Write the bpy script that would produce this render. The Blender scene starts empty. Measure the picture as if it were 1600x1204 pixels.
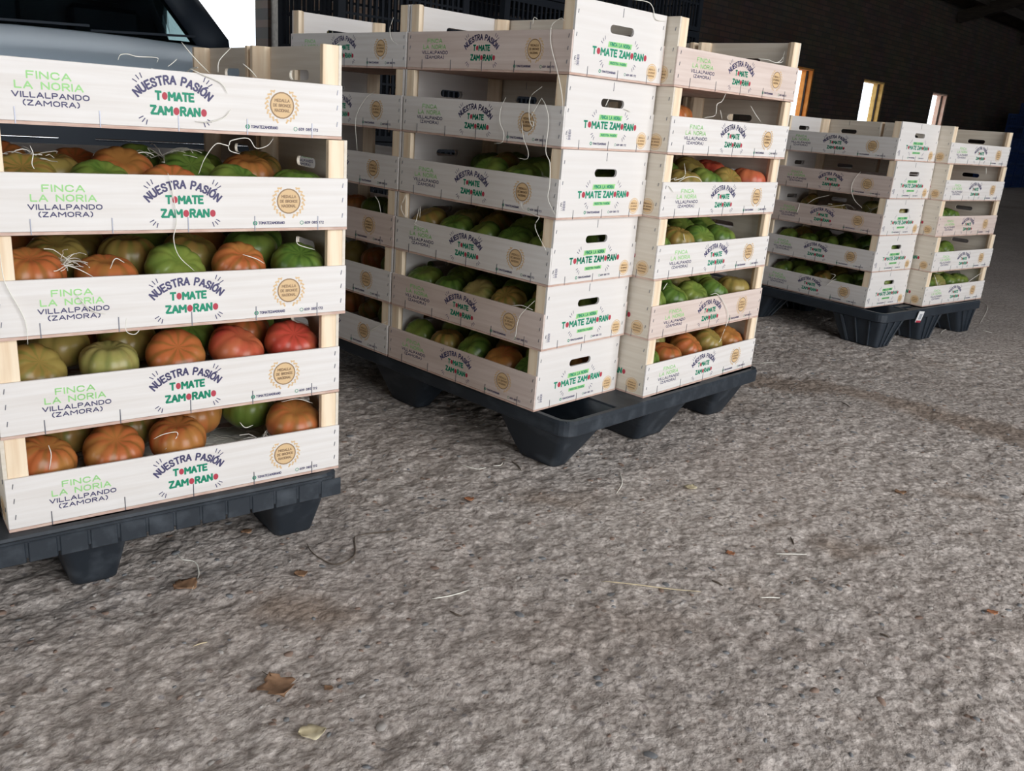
import bpy, bmesh, math, random
import numpy as np
from mathutils import Vector, Matrix

# ------------------------------------------------------------------ camera, world, light
SC = bpy.context.scene
COL = SC.collection
PI = math.pi
FPX, PITCH, ROLL, HC = 1357.5, 0.30188, -0.07794, 0.7402
cam_d = bpy.data.cameras.new('camera'); cam = bpy.data.objects.new('camera', cam_d); COL.objects.link(cam)
cam_d.sensor_width = 36.0; cam_d.lens = FPX / 1600 * 36.0; cam_d.clip_start = 0.05; cam_d.clip_end = 300
_r = Vector((1, 0, 0)); _f = Vector((0, math.cos(PITCH), -math.sin(PITCH))); _u = Vector((0, math.sin(PITCH), math.cos(PITCH)))
_cr, _sr = math.cos(ROLL), math.sin(ROLL)
_R = _r * _cr - _u * _sr; _U = _r * _sr + _u * _cr
m = Matrix((_R, _U, -_f)).transposed().to_4x4(); m.translation = Vector((0, 0, HC))
cam.matrix_world = m
SC.camera = cam

SC.view_settings.view_transform = 'Standard'; SC.view_settings.look = 'None'
SC.view_settings.gamma = 1.0; SC.view_settings.use_curve_mapping = False
SC.view_settings.exposure = 0.0
w = bpy.data.worlds.new('overcast_sky'); SC.world = w; w.use_nodes = True
w.node_tree.nodes['Background'].inputs[0].default_value = (0.86, 0.93, 1.0, 1)
w.node_tree.nodes['Background'].inputs[1].default_value = 2.4

# the hall: s runs along the pallets' short side, t across; back wall at t = 7.1
WA = 0.80
US = Vector((math.cos(WA), math.sin(WA), 0)); UT = Vector((-math.sin(WA), math.cos(WA), 0))
def st(s, t, z=0.0): return US * s + UT * t + Vector((0, 0, z))

def area(name, s, t, z, tx, sx, sz, power, color):
    d = bpy.data.lights.new(name, 'AREA'); d.shape = 'RECTANGLE'; d.size = sx; d.size_y = sz
    d.energy = power; d.color = color
    o = bpy.data.objects.new(name, d); COL.objects.link(o)
    o.location = st(s, t, z)
    o.rotation_euler = (Vector(tx) - o.location).to_track_quat('-Z', 'Y').to_euler()
    return o
_l = area('daylight_from_doorway', 1.5, -2.75, 1.55, (0.35, 1.7, 0.5), 4.4, 2.9, 155, (1.0, 0.985, 0.975))
area('left_fill_light', -6.6, -0.4, 1.8, (0.2, 1.6, 0.5), 3.6, 3.2, 35, (0.96, 0.98, 1.0))  # added fill lamp, lifts the dark crate sides; no doorway known on this side

# ------------------------------------------------------------------ helpers
def tag(o, label=None, cat=None, group=None, kind=None):
    if label: o['label'] = label
    if cat: o['category'] = cat
    if group: o['group'] = group
    if kind: o['kind'] = kind
    return o
def empty(name, loc, rz=0.0, label=None, cat=None, group=None):
    o = bpy.data.objects.new(name, None); COL.objects.link(o); o.empty_display_size = 0.05
    o.location = loc; o.rotation_euler = (0, 0, rz)
    return tag(o, label, cat, group)
def mobj(name, mesh, parent=None, loc=None, rot=None):
    o = bpy.data.objects.new(name, mesh); COL.objects.link(o)
    if parent is not None: o.parent = parent
    if loc is not None: o.location = loc
    if rot is not None: o.rotation_euler = rot
    return o
class MB:
    def __init__(s): s.v = []; s.f = []; s.m = []
    def add(s, vs, fs, mi=0):
        b = len(s.v); s.v += [tuple(p) for p in vs]
        for f in fs: s.f.append(tuple(b + i for i in f)); s.m.append(mi)
    def box(s, x0, x1, y0, y1, z0, z1, mi=0, M=None):
        vs = [Vector((x, y, z)) for z in (z0, z1) for y in (y0, y1) for x in (x0, x1)]
        if M is not None: vs = [M @ p for p in vs]
        s.add(vs, [(0, 2, 3, 1), (4, 5, 7, 6), (0, 1, 5, 4), (2, 6, 7, 3), (0, 4, 6, 2), (1, 3, 7, 5)], mi)
    def bar(s, a, b, w, h, mi=0, up=Vector((0, 0, 1))):
        a = Vector(a); b = Vector(b); d = (b - a).normalized()
        if abs(d.dot(up)) > .95: up = Vector((1, 0, 0))
        x = d.cross(up).normalized() * w / 2; y = x.cross(d).normalized() * h / 2
        vs = [a - x - y, a + x - y, a + x + y, a - x + y, b - x - y, b + x - y, b + x + y, b - x + y]
        s.add(vs, [(0, 1, 2, 3), (7, 6, 5, 4), (0, 4, 5, 1), (1, 5, 6, 2), (2, 6, 7, 3), (3, 7, 4, 0)], mi)
    def tube(s, pts, r, n=6, mi=0, taper=False):
        P = [Vector(p) for p in pts]; L = len(P); rings = []
        for i, p in enumerate(P):
            d = (P[min(i + 1, L - 1)] - P[max(i - 1, 0)]).normalized()
            up = Vector((0, 0, 1)) if abs(d.z) < .9 else Vector((1, 0, 0))
            x = d.cross(up).normalized(); y = x.cross(d)
            rr = r * (1 - .6 * abs(2 * i / (L - 1) - 1) ** 3) if taper else r
            rings.append([p + (x * math.cos(2 * PI * k / n) + y * math.sin(2 * PI * k / n)) * rr for k in range(n)])
        s.loft(rings, mi)
    def loft(s, rings, mi=0, caps=(True, True)):
        n = len(rings[0]); vs = [p for r in rings for p in r]; fs = []
        for i in range(len(rings) - 1):
            for k in range(n):
                a = i * n + k; b = i * n + (k + 1) % n
                fs.append((a, b, b + n, a + n))
        if caps[0]: fs.append(tuple(reversed(range(n))))
        if caps[1]: fs.append(tuple((len(rings) - 1) * n + k for k in range(n)))
        s.add(vs, fs, mi)
    def mesh(s, name, mats, smooth=False, bevel=None, seg=1, fix=True):
        me = bpy.data.meshes.new(name); me.from_pydata(s.v, [], s.f)
        for m_ in (mats if isinstance(mats, (list, tuple)) else [mats]): me.materials.append(m_)
        me.polygons.foreach_set('material_index', s.m)
        if bevel or fix:
            bm = bmesh.new(); bm.from_mesh(me)
            if fix: bmesh.ops.recalc_face_normals(bm, faces=bm.faces)
            if bevel: bmesh.ops.bevel(bm, geom=list(bm.edges), offset=bevel, segments=seg, affect='EDGES', clamp_overlap=True)
            bm.to_mesh(me); bm.free()
        if smooth: me.polygons.foreach_set('use_smooth', [True] * len(me.polygons))
        me.update(); return me
def rr(cx, cy, hx, hy, r, z, n=4):
    out = []
    for (sx, sy, a0) in ((1, 1, 0), (-1, 1, PI / 2), (-1, -1, PI), (1, -1, 1.5 * PI)):
        for k in range(n + 1):
            a = a0 + PI / 2 * k / n
            out.append(Vector((cx + sx * (hx - r) + r * math.cos(a), cy + sy * (hy - r) + r * math.sin(a), z)))
    return out
def smooth_path(pts, sub=5):
    P = [Vector(p) for p in pts]
    if len(P) < 3: P = [P[0], (P[0] + P[1]) / 2 + Vector((0, 0, .001)), P[1]]
    P = [2 * P[0] - P[1]] + P + [2 * P[-1] - P[-2]]; out = []
    for i in range(1, len(P) - 2):
        for k in range(sub):
            t = k / sub
            out.append(.5 * (2 * P[i] + (P[i + 1] - P[i - 1]) * t + (2 * P[i - 1] - 5 * P[i] + 4 * P[i + 1] - P[i + 2]) * t * t + (3 * P[i] - P[i - 1] - 3 * P[i + 1] + P[i + 2]) * t ** 3))
    out.append(P[-2]); return out

# ------------------------------------------------------------------ materials
def mat(name, col, rough=.6, metal=0.0, emit=None, spec=None, alpha=None):
    m_ = bpy.data.materials.new(name); m_.use_nodes = True
    b = m_.node_tree.nodes['Principled BSDF']
    b.inputs['Base Color'].default_value = (*col, 1); b.inputs['Roughness'].default_value = rough
    b.inputs['Metallic'].default_value = metal
    if spec is not None: b.inputs['Specular IOR Level'].default_value = spec
    return m_
def NT(m_): return m_.node_tree, m_.node_tree.nodes, m_.node_tree.links, m_.node_tree.nodes['Principled BSDF']
def noisy(name, c1, c2, scale=(8, 8, 8), detail=4, rough=.6, bump=.0, lo=.35, hi=.65, coord='Object', bscale=None, spec=None, metal=0):
    m_ = mat(name, c1, rough, metal, spec=spec); t, N, Lk, b = NT(m_)
    tc = N.new('ShaderNodeTexCoord'); mp = N.new('ShaderNodeMapping'); mp.inputs['Scale'].default_value = scale
    nz = N.new('ShaderNodeTexNoise'); nz.inputs['Scale'].default_value = 1; nz.inputs['Detail'].default_value = detail
    cr = N.new('ShaderNodeValToRGB'); cr.color_ramp.elements[0].position = lo; cr.color_ramp.elements[1].position = hi
    cr.color_ramp.elements[0].color = (*c1, 1); cr.color_ramp.elements[1].color = (*c2, 1)
    Lk.new(tc.outputs[coord], mp.inputs[0]); Lk.new(mp.outputs[0], nz.inputs['Vector']); Lk.new(nz.outputs[0], cr.inputs[0]); Lk.new(cr.outputs[0], b.inputs['Base Color'])
    if bump:
        bp = N.new('ShaderNodeBump'); bp.inputs['Strength'].default_value = bump; bp.inputs['Distance'].default_value = .002
        Lk.new(nz.outputs[0], bp.inputs['Height']); Lk.new(bp.outputs[0], b.inputs['Normal'])
    return m_
M = {}
M['ply'] = noisy('pale_poplar_plywood', (.67, .63, .595), (.73, .70, .675), (5, 60, 140), 3, .55, .05)
M['ply_pink'] = noisy('pinkish_poplar_plywood', (.60, .485, .43), (.68, .575, .52), (4, 60, 110), 4, .55, .08)
M['ply_cream'] = noisy('cream_poplar_plywood', (.64, .57, .47), (.70, .64, .545), (60, 5, 140), 3, .55, .05)
M['ply_end'] = noisy('pale_end_plywood', (.68, .645, .615), (.71, .68, .655), (30, 4, 90), 3, .55, .03)
M['ply_edge'] = noisy('plywood_edge', (.50, .33, .27), (.62, .46, .38), (40, 40, 300), 3, .7)
M['post'] = noisy('pine_post', (.72, .54, .36), (.84, .70, .52), (90, 90, 6), 3, .6, .1)
M['steel'] = mat('staple_steel', (.22, .23, .27), .35, .9)
M['p_lgreen'] = mat('light_green_print', (.32, .62, .24), .6)
M['p_navy'] = mat('navy_print', (.055, .05, .13), .6)
M['p_teal'] = mat('deep_green_print', (.0, .235, .13), .6)
M['p_red'] = mat('red_print', (.42, .035, .06), .6)
M['p_gold'] = mat('gold_print', (.66, .46, .25), .6)
M['p_brown'] = mat('brown_print', (.30, .19, .10), .6)
M['plastic'] = noisy('recycled_dark_plastic', (.012, .018, .027), (.020, .028, .038), (14, 14, 14), 5, .5, .15)
M['plastic_worn'] = noisy('scuffed_dark_plastic', (.012, .018, .026), (.042, .052, .064), (30, 12, 30), 7, .55, .25, .5, .75)
M['blackcrate'] = mat('black_crate_plastic', (.004, .006, .010), .6, spec=.2)
M['bluecrate'] = noisy('blue_crate_plastic', (.012, .045, .16), (.02, .06, .22), (6, 6, 6), 3, .45)
M['straw'] = mat('pale_wood_wool', (.80, .78, .70), .6)
M['straw_dry'] = mat('dry_straw', (.62, .52, .34), .7)
M['twig'] = mat('dark_twig', (.10, .075, .055), .8)
M['brick'] = noisy('old_brick', (.17, .115, .085), (.30, .20, .145), (9, 9, 9), 5, .9, .6)
M['mortar'] = noisy('mortar', (.22, .19, .16), (.30, .26, .22), (30, 30, 30), 5, .95, .5)
M['reveal'] = noisy('ochre_reveal_plaster', (.62, .38, .11), (.80, .55, .20), (12, 12, 12), 5, .9, .5)
M['reveal_orange'] = noisy('orange_reveal_plaster', (.70, .26, .05), (.82, .36, .09), (12, 12, 12), 5, .9, .5)
M['reveal_pink'] = noisy('pinkish_reveal_plaster', (.78, .50, .38), (.85, .62, .50), (12, 12, 12), 5, .9, .5)
M['wood_dark'] = noisy('old_roof_timber', (.03, .021, .015), (.05, .036, .026), (6, 6, 40), 5, .85, .3)
M['board'] = noisy('roof_boarding', (.06, .043, .032), (.10, .072, .05), (3, 3, 3), 6, .9, .3)
M['orange'] = mat('orange_plastic', (.85, .20, .08), .5)
M['white_plastic'] = mat('white_label', (.82, .82, .82), .4)

def brick_wall_mat():
    m_ = mat('brick_wall', (.2, .14, .1), .92); t, N, Lk, b = NT(m_)
    tc = N.new('ShaderNodeTexCoord'); mp = N.new('ShaderNodeMapping')
    br = N.new('ShaderNodeTexBrick'); br.inputs['Scale'].default_value = 1
    br.inputs['Color1'].default_value = (.085, .055, .042, 1); br.inputs['Color2'].default_value = (.12, .08, .06, 1); br.inputs['Mortar'].default_value = (.06, .05, .043, 1)
    br.inputs['Brick Width'].default_value = .26; br.inputs['Row Height'].default_value = .075; br.inputs['Mortar Size'].default_value = .008
    sx = N.new('ShaderNodeSeparateXYZ'); cx = N.new('ShaderNodeCombineXYZ')
    Lk.new(tc.outputs['Object'], sx.inputs[0]); Lk.new(sx.outputs['X'], cx.inputs['X']); Lk.new(sx.outputs['Z'], cx.inputs['Y'])
    Lk.new(cx.outputs[0], br.inputs['Vector'])
    nz = N.new('ShaderNodeTexNoise'); nz.inputs['Scale'].default_value = 2.5; nz.inputs['Detail'].default_value = 5; Lk.new(tc.outputs['Object'], nz.inputs['Vector'])
    mx = N.new('ShaderNodeMix'); mx.data_type = 'RGBA'; mx.blend_type = 'MULTIPLY'; mx.inputs['Factor'].default_value = .6
    Lk.new(br.outputs['Color'], mx.inputs['A']); Lk.new(nz.outputs['Color'], mx.inputs['B']); Lk.new(mx.outputs['Result'], b.inputs['Base Color'])
    bp = N.new('ShaderNodeBump'); bp.inputs['Strength'].default_value = .8; bp.inputs['Distance'].default_value = .01; bp.invert = True
    Lk.new(br.outputs['Fac'], bp.inputs['Height']); Lk.new(bp.outputs[0], b.inputs['Normal'])
    return m_
M['brickwall'] = brick_wall_mat()

def floor_mat():
    m_ = mat('worn_concrete_floor', (.3, .27, .24), .85); t, N, Lk, b = NT(m_)
    tc = N.new('ShaderNodeTexCoord')
    def noise(sc, det, rough=.6):
        n = N.new('ShaderNodeTexNoise'); n.inputs['Scale'].default_value = sc; n.inputs['Detail'].default_value = det; n.inputs['Roughness'].default_value = rough
        Lk.new(tc.outputs['Object'], n.inputs['Vector']); return n
    def ramp(src, p0, c0, p1, c1):
        r = N.new('ShaderNodeValToRGB'); r.color_ramp.elements[0].position = p0; r.color_ramp.elements[1].position = p1
        r.color_ramp.elements[0].color = (*c0, 1); r.color_ramp.elements[1].color = (*c1, 1); Lk.new(src, r.inputs[0]); return r
    def mix(a, b_, f, mode='MIX'):
        x = N.new('ShaderNodeMix'); x.data_type = 'RGBA'; x.blend_type = mode
        if isinstance(f, float): x.inputs['Factor'].default_value = f
        else: Lk.new(f, x.inputs['Factor'])
        Lk.new(a, x.inputs['A']); Lk.new(b_, x.inputs['B']); return x.outputs['Result']
    big = ramp(noise(1.6, 5).outputs[0], .35, (.45, .405, .378), .65, (.525, .483, .455))
    mid = ramp(noise(9, 6).outputs[0], .35, (.90, .88, .86), .65, (1.06, 1.06, 1.06))
    c = mix(big.outputs[0], mid.outputs[0], .7, 'MULTIPLY')
    fine = ramp(noise(110, 4, .7).outputs[0], .34, (.66, .64, .63), .64, (1.25, 1.24, 1.22))
    c = mix(c, fine.outputs[0], .85, 'MULTIPLY')
    # aggregate stones
    v = N.new('ShaderNodeTexVoronoi'); v.inputs['Scale'].default_value = 55; Lk.new(tc.outputs['Object'], v.inputs['Vector'])
    vm = ramp(v.outputs['Distance'], .20, (1, 1, 1), .30, (0, 0, 0))
    vs = N.new('ShaderNodeSeparateColor'); Lk.new(v.outputs['Color'], vs.inputs[0])
    sel = ramp(vs.outputs[0], .62, (0, 0, 0), .66, (1, 1, 1))
    mm = N.new('ShaderNodeMath'); mm.operation = 'MULTIPLY'; Lk.new(vm.outputs[0], mm.inputs[0]); Lk.new(sel.outputs[0], mm.inputs[1])
    m3 = N.new('ShaderNodeMath'); m3.operation = 'MULTIPLY'; m3.inputs[1].default_value = .6; Lk.new(mm.outputs[0], m3.inputs[0])
    stc = ramp(vs.outputs[1], .2, (.17, .17, .19), .8, (.27, .19, .15))
    c = mix(c, stc.outputs[0], m3.outputs[0])
    # brown mud stains
    st1 = ramp(noise(1.1, 3).outputs[0], .56, (0, 0, 0), .72, (1, 1, 1))
    m4 = N.new('ShaderNodeMath'); m4.operation = 'MULTIPLY'; m4.inputs[1].default_value = .55; Lk.new(st1.outputs[0], m4.inputs[0])
    br = N.new('ShaderNodeRGB'); br.outputs[0].default_value = (.235, .165, .115, 1)
    c = mix(c, br.outputs[0], m4.outputs[0])
    at = N.new('ShaderNodeAttribute'); at.attribute_name = 'mud'; m5 = N.new('ShaderNodeMath'); m5.operation = 'MULTIPLY'; m5.inputs[1].default_value = .62; Lk.new(at.outputs['Fac'], m5.inputs[0])
    c = mix(c, br.outputs[0], m5.outputs[0])
    # colour lighter on the ridges, darker in the hollows
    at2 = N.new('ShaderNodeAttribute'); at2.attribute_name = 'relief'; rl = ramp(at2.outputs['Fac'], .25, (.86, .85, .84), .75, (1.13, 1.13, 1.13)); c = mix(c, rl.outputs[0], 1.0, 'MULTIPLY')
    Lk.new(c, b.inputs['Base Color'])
    b1 = N.new('ShaderNodeBump'); b1.inputs['Strength'].default_value = .6; b1.inputs['Distance'].default_value = .002
    Lk.new(noise(130, 5, .65).outputs[0], b1.inputs['Height'])
    b2 = N.new('ShaderNodeBump'); b2.inputs['Strength'].default_value = .8; b2.inputs['Distance'].default_value = .009
    Lk.new(noise(38, 4).outputs[0], b2.inputs['Height']); Lk.new(b2.outputs[0], b1.inputs['Normal'])
    # knobbly exposed aggregate
    vb = N.new('ShaderNodeTexVoronoi'); vb.feature = 'SMOOTH_F1'; vb.inputs['Scale'].default_value = 84; vb.inputs['Smoothness'].default_value = .35
    nd = noise(60, 2); vm2 = N.new('ShaderNodeVectorMath'); vm2.operation = 'MULTIPLY_ADD'; vm2.inputs[1].default_value = (.006, .006, .006)
    Lk.new(nd.outputs['Color'], vm2.inputs[0]); Lk.new(tc.outputs['Object'], vm2.inputs[2]); Lk.new(vm2.outputs[0], vb.inputs['Vector'])
    b3 = N.new('ShaderNodeBump'); b3.invert = True; b3.inputs['Strength'].default_value = .6; b3.inputs['Distance'].default_value = .0035
    Lk.new(vb.outputs['Distance'], b3.inputs['Height']); Lk.new(b1.outputs[0], b3.inputs['Normal']); Lk.new(b3.outputs[0], b.inputs['Normal'])
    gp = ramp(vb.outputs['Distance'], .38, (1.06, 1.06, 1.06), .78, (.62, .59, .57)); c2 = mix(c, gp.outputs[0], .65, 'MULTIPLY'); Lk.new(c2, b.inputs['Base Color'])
    return m_
M['floor'] = floor_mat()

def tomato_mat(name, base, shade, shoulder, ribs=9):
    m_ = mat(name, base, .33, spec=.4); t, N, Lk, b = NT(m_)
    tc = N.new('ShaderNodeTexCoord'); sp = N.new('ShaderNodeSeparateXYZ'); Lk.new(tc.outputs['Object'], sp.inputs[0])
    at = N.new('ShaderNodeMath'); at.operation = 'ARCTAN2'; Lk.new(sp.outputs['Y'], at.inputs[0]); Lk.new(sp.outputs['X'], at.inputs[1])
    mu = N.new('ShaderNodeMath'); mu.operation = 'MULTIPLY'; mu.inputs[1].default_value = ribs; Lk.new(at.outputs[0], mu.inputs[0])
    nz = N.new('ShaderNodeTexNoise'); nz.inputs['Scale'].default_value = 22; nz.inputs['Detail'].default_value = 3; Lk.new(tc.outputs['Object'], nz.inputs['Vector'])
    ad = N.new('ShaderNodeMath'); ad.operation = 'MULTIPLY_ADD'; ad.inputs[1].default_value = 5; Lk.new(nz.outputs[0], ad.inputs[0]); Lk.new(mu.outputs[0], ad.inputs[2])
    sn = N.new('ShaderNodeMath'); sn.operation = 'SINE'; Lk.new(ad.outputs[0], sn.inputs[0])
    r1 = N.new('ShaderNodeValToRGB'); r1.color_ramp.elements[0].position = .0; r1.color_ramp.elements[1].position = .95
    r1.color_ramp.elements[0].color = (*base, 1); r1.color_ramp.elements[1].color = (*shade, 1); Lk.new(sn.outputs[0], r1.inputs[0])
    n2 = N.new('ShaderNodeTexNoise'); n2.inputs['Scale'].default_value = 14; n2.inputs['Detail'].default_value = 2
    oi = N.new('ShaderNodeObjectInfo'); va = N.new('ShaderNodeVectorMath'); va.operation = 'ADD'
    Lk.new(tc.outputs['Object'], va.inputs[0]); Lk.new(oi.outputs['Location'], va.inputs[1]); Lk.new(va.outputs[0], n2.inputs['Vector'])
    r2 = N.new('ShaderNodeValToRGB'); r2.color_ramp.elements[0].position = .42; r2.color_ramp.elements[1].position = .62
    Lk.new(n2.outputs[0], r2.inputs[0])
    mx = N.new('ShaderNodeMix'); mx.data_type = 'RGBA'; Lk.new(r2.outputs[0], mx.inputs['Factor']); Lk.new(r1.outputs[0], mx.inputs['A']); mx.inputs['B'].default_value = (*shoulder, 1)
    Lk.new(mx.outputs['Result'], b.inputs['Base Color'])
    return m_
TM = {
 'red': tomato_mat('ripe_red_skin', (.50, .070, .045), (.36, .055, .03), (.46, .13, .055)),
 'orange': tomato_mat('orange_red_skin', (.43, .125, .04), (.29, .115, .03), (.38, .17, .045)),
 'olive': tomato_mat('half_ripe_skin', (.28, .165, .045), (.16, .145, .03), (.29, .22, .06)),
 'pale green': tomato_mat('pale_green_skin', (.27, .28, .075), (.15, .20, .045), (.34, .27, .10)),
 'green': tomato_mat('green_skin', (.10, .175, .03), (.055, .11, .018), (.18, .23, .045)),
}
# measured positions of straw strands and floor litter
STRANDS =  [('A4',[[-0.485,1.257,0.8],[-0.471,1.269,0.78],[-0.456,1.281,0.763]]),('A4',[[-0.431,1.302,0.801],[-0.445,1.29,0.781],[-0.447,1.289,0.765]]),('A4',[[-0.419,1.312,0.78],[-0.41,1.319,0.772],[-0.403,1.325,0.763]]),('A4',[[-0.554,1.214,0.769],[-0.551,1.216,0.776],[-0.544,1.222,0.778],[-0.534,1.23,0.776],[-0.515,1.246,0.777],[-0.515,1.246,0.771]]),('A4',[[-0.504,1.255,0.767],[-0.499,1.259,0.772],[-0.494,1.263,0.778]]),('A4',[[-0.365,1.369,0.777],[-0.366,1.368,0.77],[-0.363,1.37,0.765]]),('A4',[[-0.468,1.241,0.766],[-0.453,1.254,0.759],[-0.436,1.268,0.751],[-0.429,1.274,0.738]]),('A4',[[-0.465,1.244,0.698],[-0.451,1.255,0.698],[-0.434,1.27,0.705],[-0.426,1.276,0.716]]),('A3',[[-0.459,1.235,0.628],[-0.452,1.241,0.649],[-0.44,1.251,0.669],[-0.43,1.258,0.669],[-0.425,1.262,0.668],[-0.422,1.265,0.675],[-0.403,1.28,0.679],[-0.394,1.287,0.666],[-0.381,1.298,0.67],[-0.374,1.304,0.68]]),('A3',[[-0.431,1.278,0.667],[-0.429,1.279,0.66],[-0.418,1.288,0.656]]),('A3',[[-0.492,1.21,0.628],[-0.488,1.214,0.603],[-0.485,1.216,0.563],[-0.489,1.213,0.539],[-0.484,1.217,0.514],[-0.468,1.23,0.492]]),('A3',[[-0.631,1.124,0.657],[-0.629,1.126,0.647],[-0.631,1.125,0.635],[-0.629,1.126,0.628]]),('A2',[[-0.353,1.355,0.534],[-0.353,1.355,0.525],[-0.348,1.359,0.519],[-0.329,1.374,0.512]]),('A2',[[-0.61,1.136,0.506],[-0.595,1.148,0.499],[-0.58,1.16,0.487]]),('A2',[[-0.562,1.172,0.497],[-0.556,1.177,0.511],[-0.547,1.184,0.505]]),('A2',[[-0.417,1.291,0.51],[-0.401,1.303,0.503],[-0.391,1.312,0.495]]),('A2',[[-0.657,1.081,0.525],[-0.656,1.081,0.497],[-0.653,1.083,0.48],[-0.645,1.09,0.454],[-0.64,1.094,0.432],[-0.64,1.094,0.404]]),('A1',[[-0.545,1.175,0.428],[-0.546,1.175,0.41],[-0.538,1.182,0.404],[-0.532,1.187,0.411],[-0.528,1.19,0.425]]),('A2',[[-0.591,1.134,0.467],[-0.582,1.14,0.45],[-0.573,1.148,0.441],[-0.564,1.155,0.438]]),('A0',[[-0.639,1.119,0.252],[-0.637,1.12,0.237],[-0.64,1.117,0.215]]),('A0',[[-0.532,1.214,0.234],[-0.521,1.223,0.239],[-0.506,1.236,0.239],[-0.507,1.235,0.229],[-0.52,1.224,0.214]]),('A0',[[-0.377,1.352,0.26],[-0.355,1.37,0.261],[-0.334,1.386,0.25]]),('A0',[[-0.429,1.298,0.239],[-0.422,1.303,0.229],[-0.412,1.311,0.231]]),('B5',[[-0.014,1.808,0.908],[-0.013,1.808,0.92],[-0.006,1.8,0.917]]),('B5',[[0.045,1.749,0.913],[0.037,1.756,0.917],[0.023,1.771,0.907],[0.021,1.773,0.891],[0.024,1.77,0.868],[0.038,1.756,0.828],[0.052,1.742,0.78],[0.057,1.736,0.743]]),('B4',[[-0.058,1.853,0.771],[-0.067,1.861,0.748],[-0.067,1.861,0.723],[-0.057,1.851,0.702],[-0.059,1.853,0.684],[-0.075,1.869,0.679]]),('B4',[[0.013,1.782,0.795],[-0.008,1.802,0.774],[-0.007,1.801,0.734],[0.001,1.794,0.719],[0.001,1.794,0.729],[-0.006,1.8,0.733],[0.014,1.781,0.774]]),('B4',[[-0.021,1.816,0.727],[-0.016,1.811,0.697],[-0.005,1.8,0.673],[-0.005,1.8,0.657],[-0.023,1.818,0.656]]),('B4',[[0.014,1.78,0.774],[0.023,1.77,0.76],[0.031,1.763,0.731],[0.03,1.764,0.677],[0.04,1.754,0.654],[0.043,1.751,0.611],[0.042,1.752,0.586],[0.058,1.737,0.558]]),('B3',[[-0.011,1.805,0.571],[-0.005,1.799,0.557],[0.022,1.774,0.549],[0.028,1.769,0.546],[0.022,1.774,0.525],[0.047,1.75,0.484]]),('B2',[[-0.282,2.063,0.541],[-0.293,2.073,0.51],[-0.276,2.058,0.49],[-0.282,2.063,0.541]]),('B2',[[-0.245,2.027,0.518],[-0.252,2.034,0.487],[-0.255,2.037,0.48],[-0.231,2.014,0.475]]),('B2',[[-0.246,2.061,0.519],[-0.247,2.062,0.492]]),('B5',[[-0.333,2.124,0.929],[-0.342,2.133,0.905],[-0.336,2.127,0.882],[-0.319,2.11,0.871]]),('B4',[[-0.379,2.164,0.766],[-0.406,2.191,0.748],[-0.432,2.215,0.701],[-0.426,2.21,0.626]]),('B0',[[-0.323,2.102,0.226],[-0.349,2.126,0.206],[-0.372,2.147,0.187],[-0.349,2.125,0.196]]),('B1',[[-0.017,1.812,0.352],[0.007,1.789,0.36],[0.031,1.766,0.357]]),('B1',[[0.033,1.764,0.377],[0.008,1.786,0.343],[0.001,1.794,0.32],[-0.001,1.795,0.291],[-0.008,1.801,0.282]]),('B2',[[-0.369,2.143,0.528],[-0.356,2.13,0.514],[-0.349,2.124,0.49]]),('C5',[[0.599,2.277,0.935],[0.594,2.272,0.917],[0.577,2.255,0.906],[0.549,2.227,0.909],[0.519,2.196,0.907]]),('C5',[[0.577,2.255,0.906],[0.596,2.274,0.91],[0.599,2.277,0.923]]),('C4',[[0.427,2.064,0.819],[0.419,2.056,0.802],[0.406,2.042,0.794],[0.405,2.041,0.771],[0.376,2.011,0.764]]),('C4',[[0.512,2.175,0.801],[0.53,2.193,0.784],[0.552,2.216,0.767]]),('C4',[[0.423,2.083,0.784],[0.432,2.092,0.765]]),('C3',[[0.34,1.98,0.665],[0.346,1.987,0.638],[0.322,1.961,0.629],[0.318,1.957,0.633]]),('C3',[[0.33,1.967,0.625],[0.354,1.992,0.636],[0.381,2.02,0.635],[0.396,2.036,0.624]]),('C2',[[0.367,2.026,0.507],[0.374,2.033,0.487]]),('C1',[[0.463,2.09,0.359],[0.487,2.116,0.356],[0.521,2.152,0.318],[0.532,2.164,0.284],[0.521,2.152,0.244]]),('C0',[[0.531,2.194,0.234],[0.527,2.189,0.223],[0.516,2.178,0.212]]),('C1',[[0.336,1.974,0.399],[0.326,1.963,0.384]]),('C3',[[0.304,1.93,0.618],[0.318,1.944,0.604]]),('B5',[[0.158,1.833,0.969],[0.207,1.883,0.973],[0.223,1.899,0.965],[0.233,1.91,0.945],[0.256,1.933,0.945]]),('B4',[[0.149,1.834,0.784],[0.143,1.827,0.769]]),('B4',[[0.184,1.87,0.767],[0.2,1.886,0.762]]),('D3',[[1.238,3.369,0.632],[1.225,3.384,0.602],[1.222,3.388,0.566],[1.235,3.372,0.528],[1.259,3.343,0.502]]),('D2',[[1.109,3.519,0.49],[1.13,3.494,0.514],[1.164,3.453,0.532]]),('D2',[[1.143,3.48,0.491],[1.178,3.437,0.493],[1.212,3.396,0.505]]),('D0',[[1.207,3.401,0.207],[1.221,3.384,0.236],[1.206,3.402,0.239]]),('D0',[[1.2,3.409,0.187],[1.215,3.391,0.214],[1.226,3.378,0.223]]),('D4',[[1.279,3.367,0.81],[1.279,3.366,0.769]]),('D2',[[1.083,3.551,0.447],[1.087,3.546,0.486]]),('E0',[[1.62,3.424,0.261],[1.655,3.452,0.217]]),('E0',[[1.94,3.685,0.253],[1.882,3.638,0.23],[1.853,3.614,0.216]]),('E4',[[1.818,3.61,0.677],[1.828,3.618,0.652]])]
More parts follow.
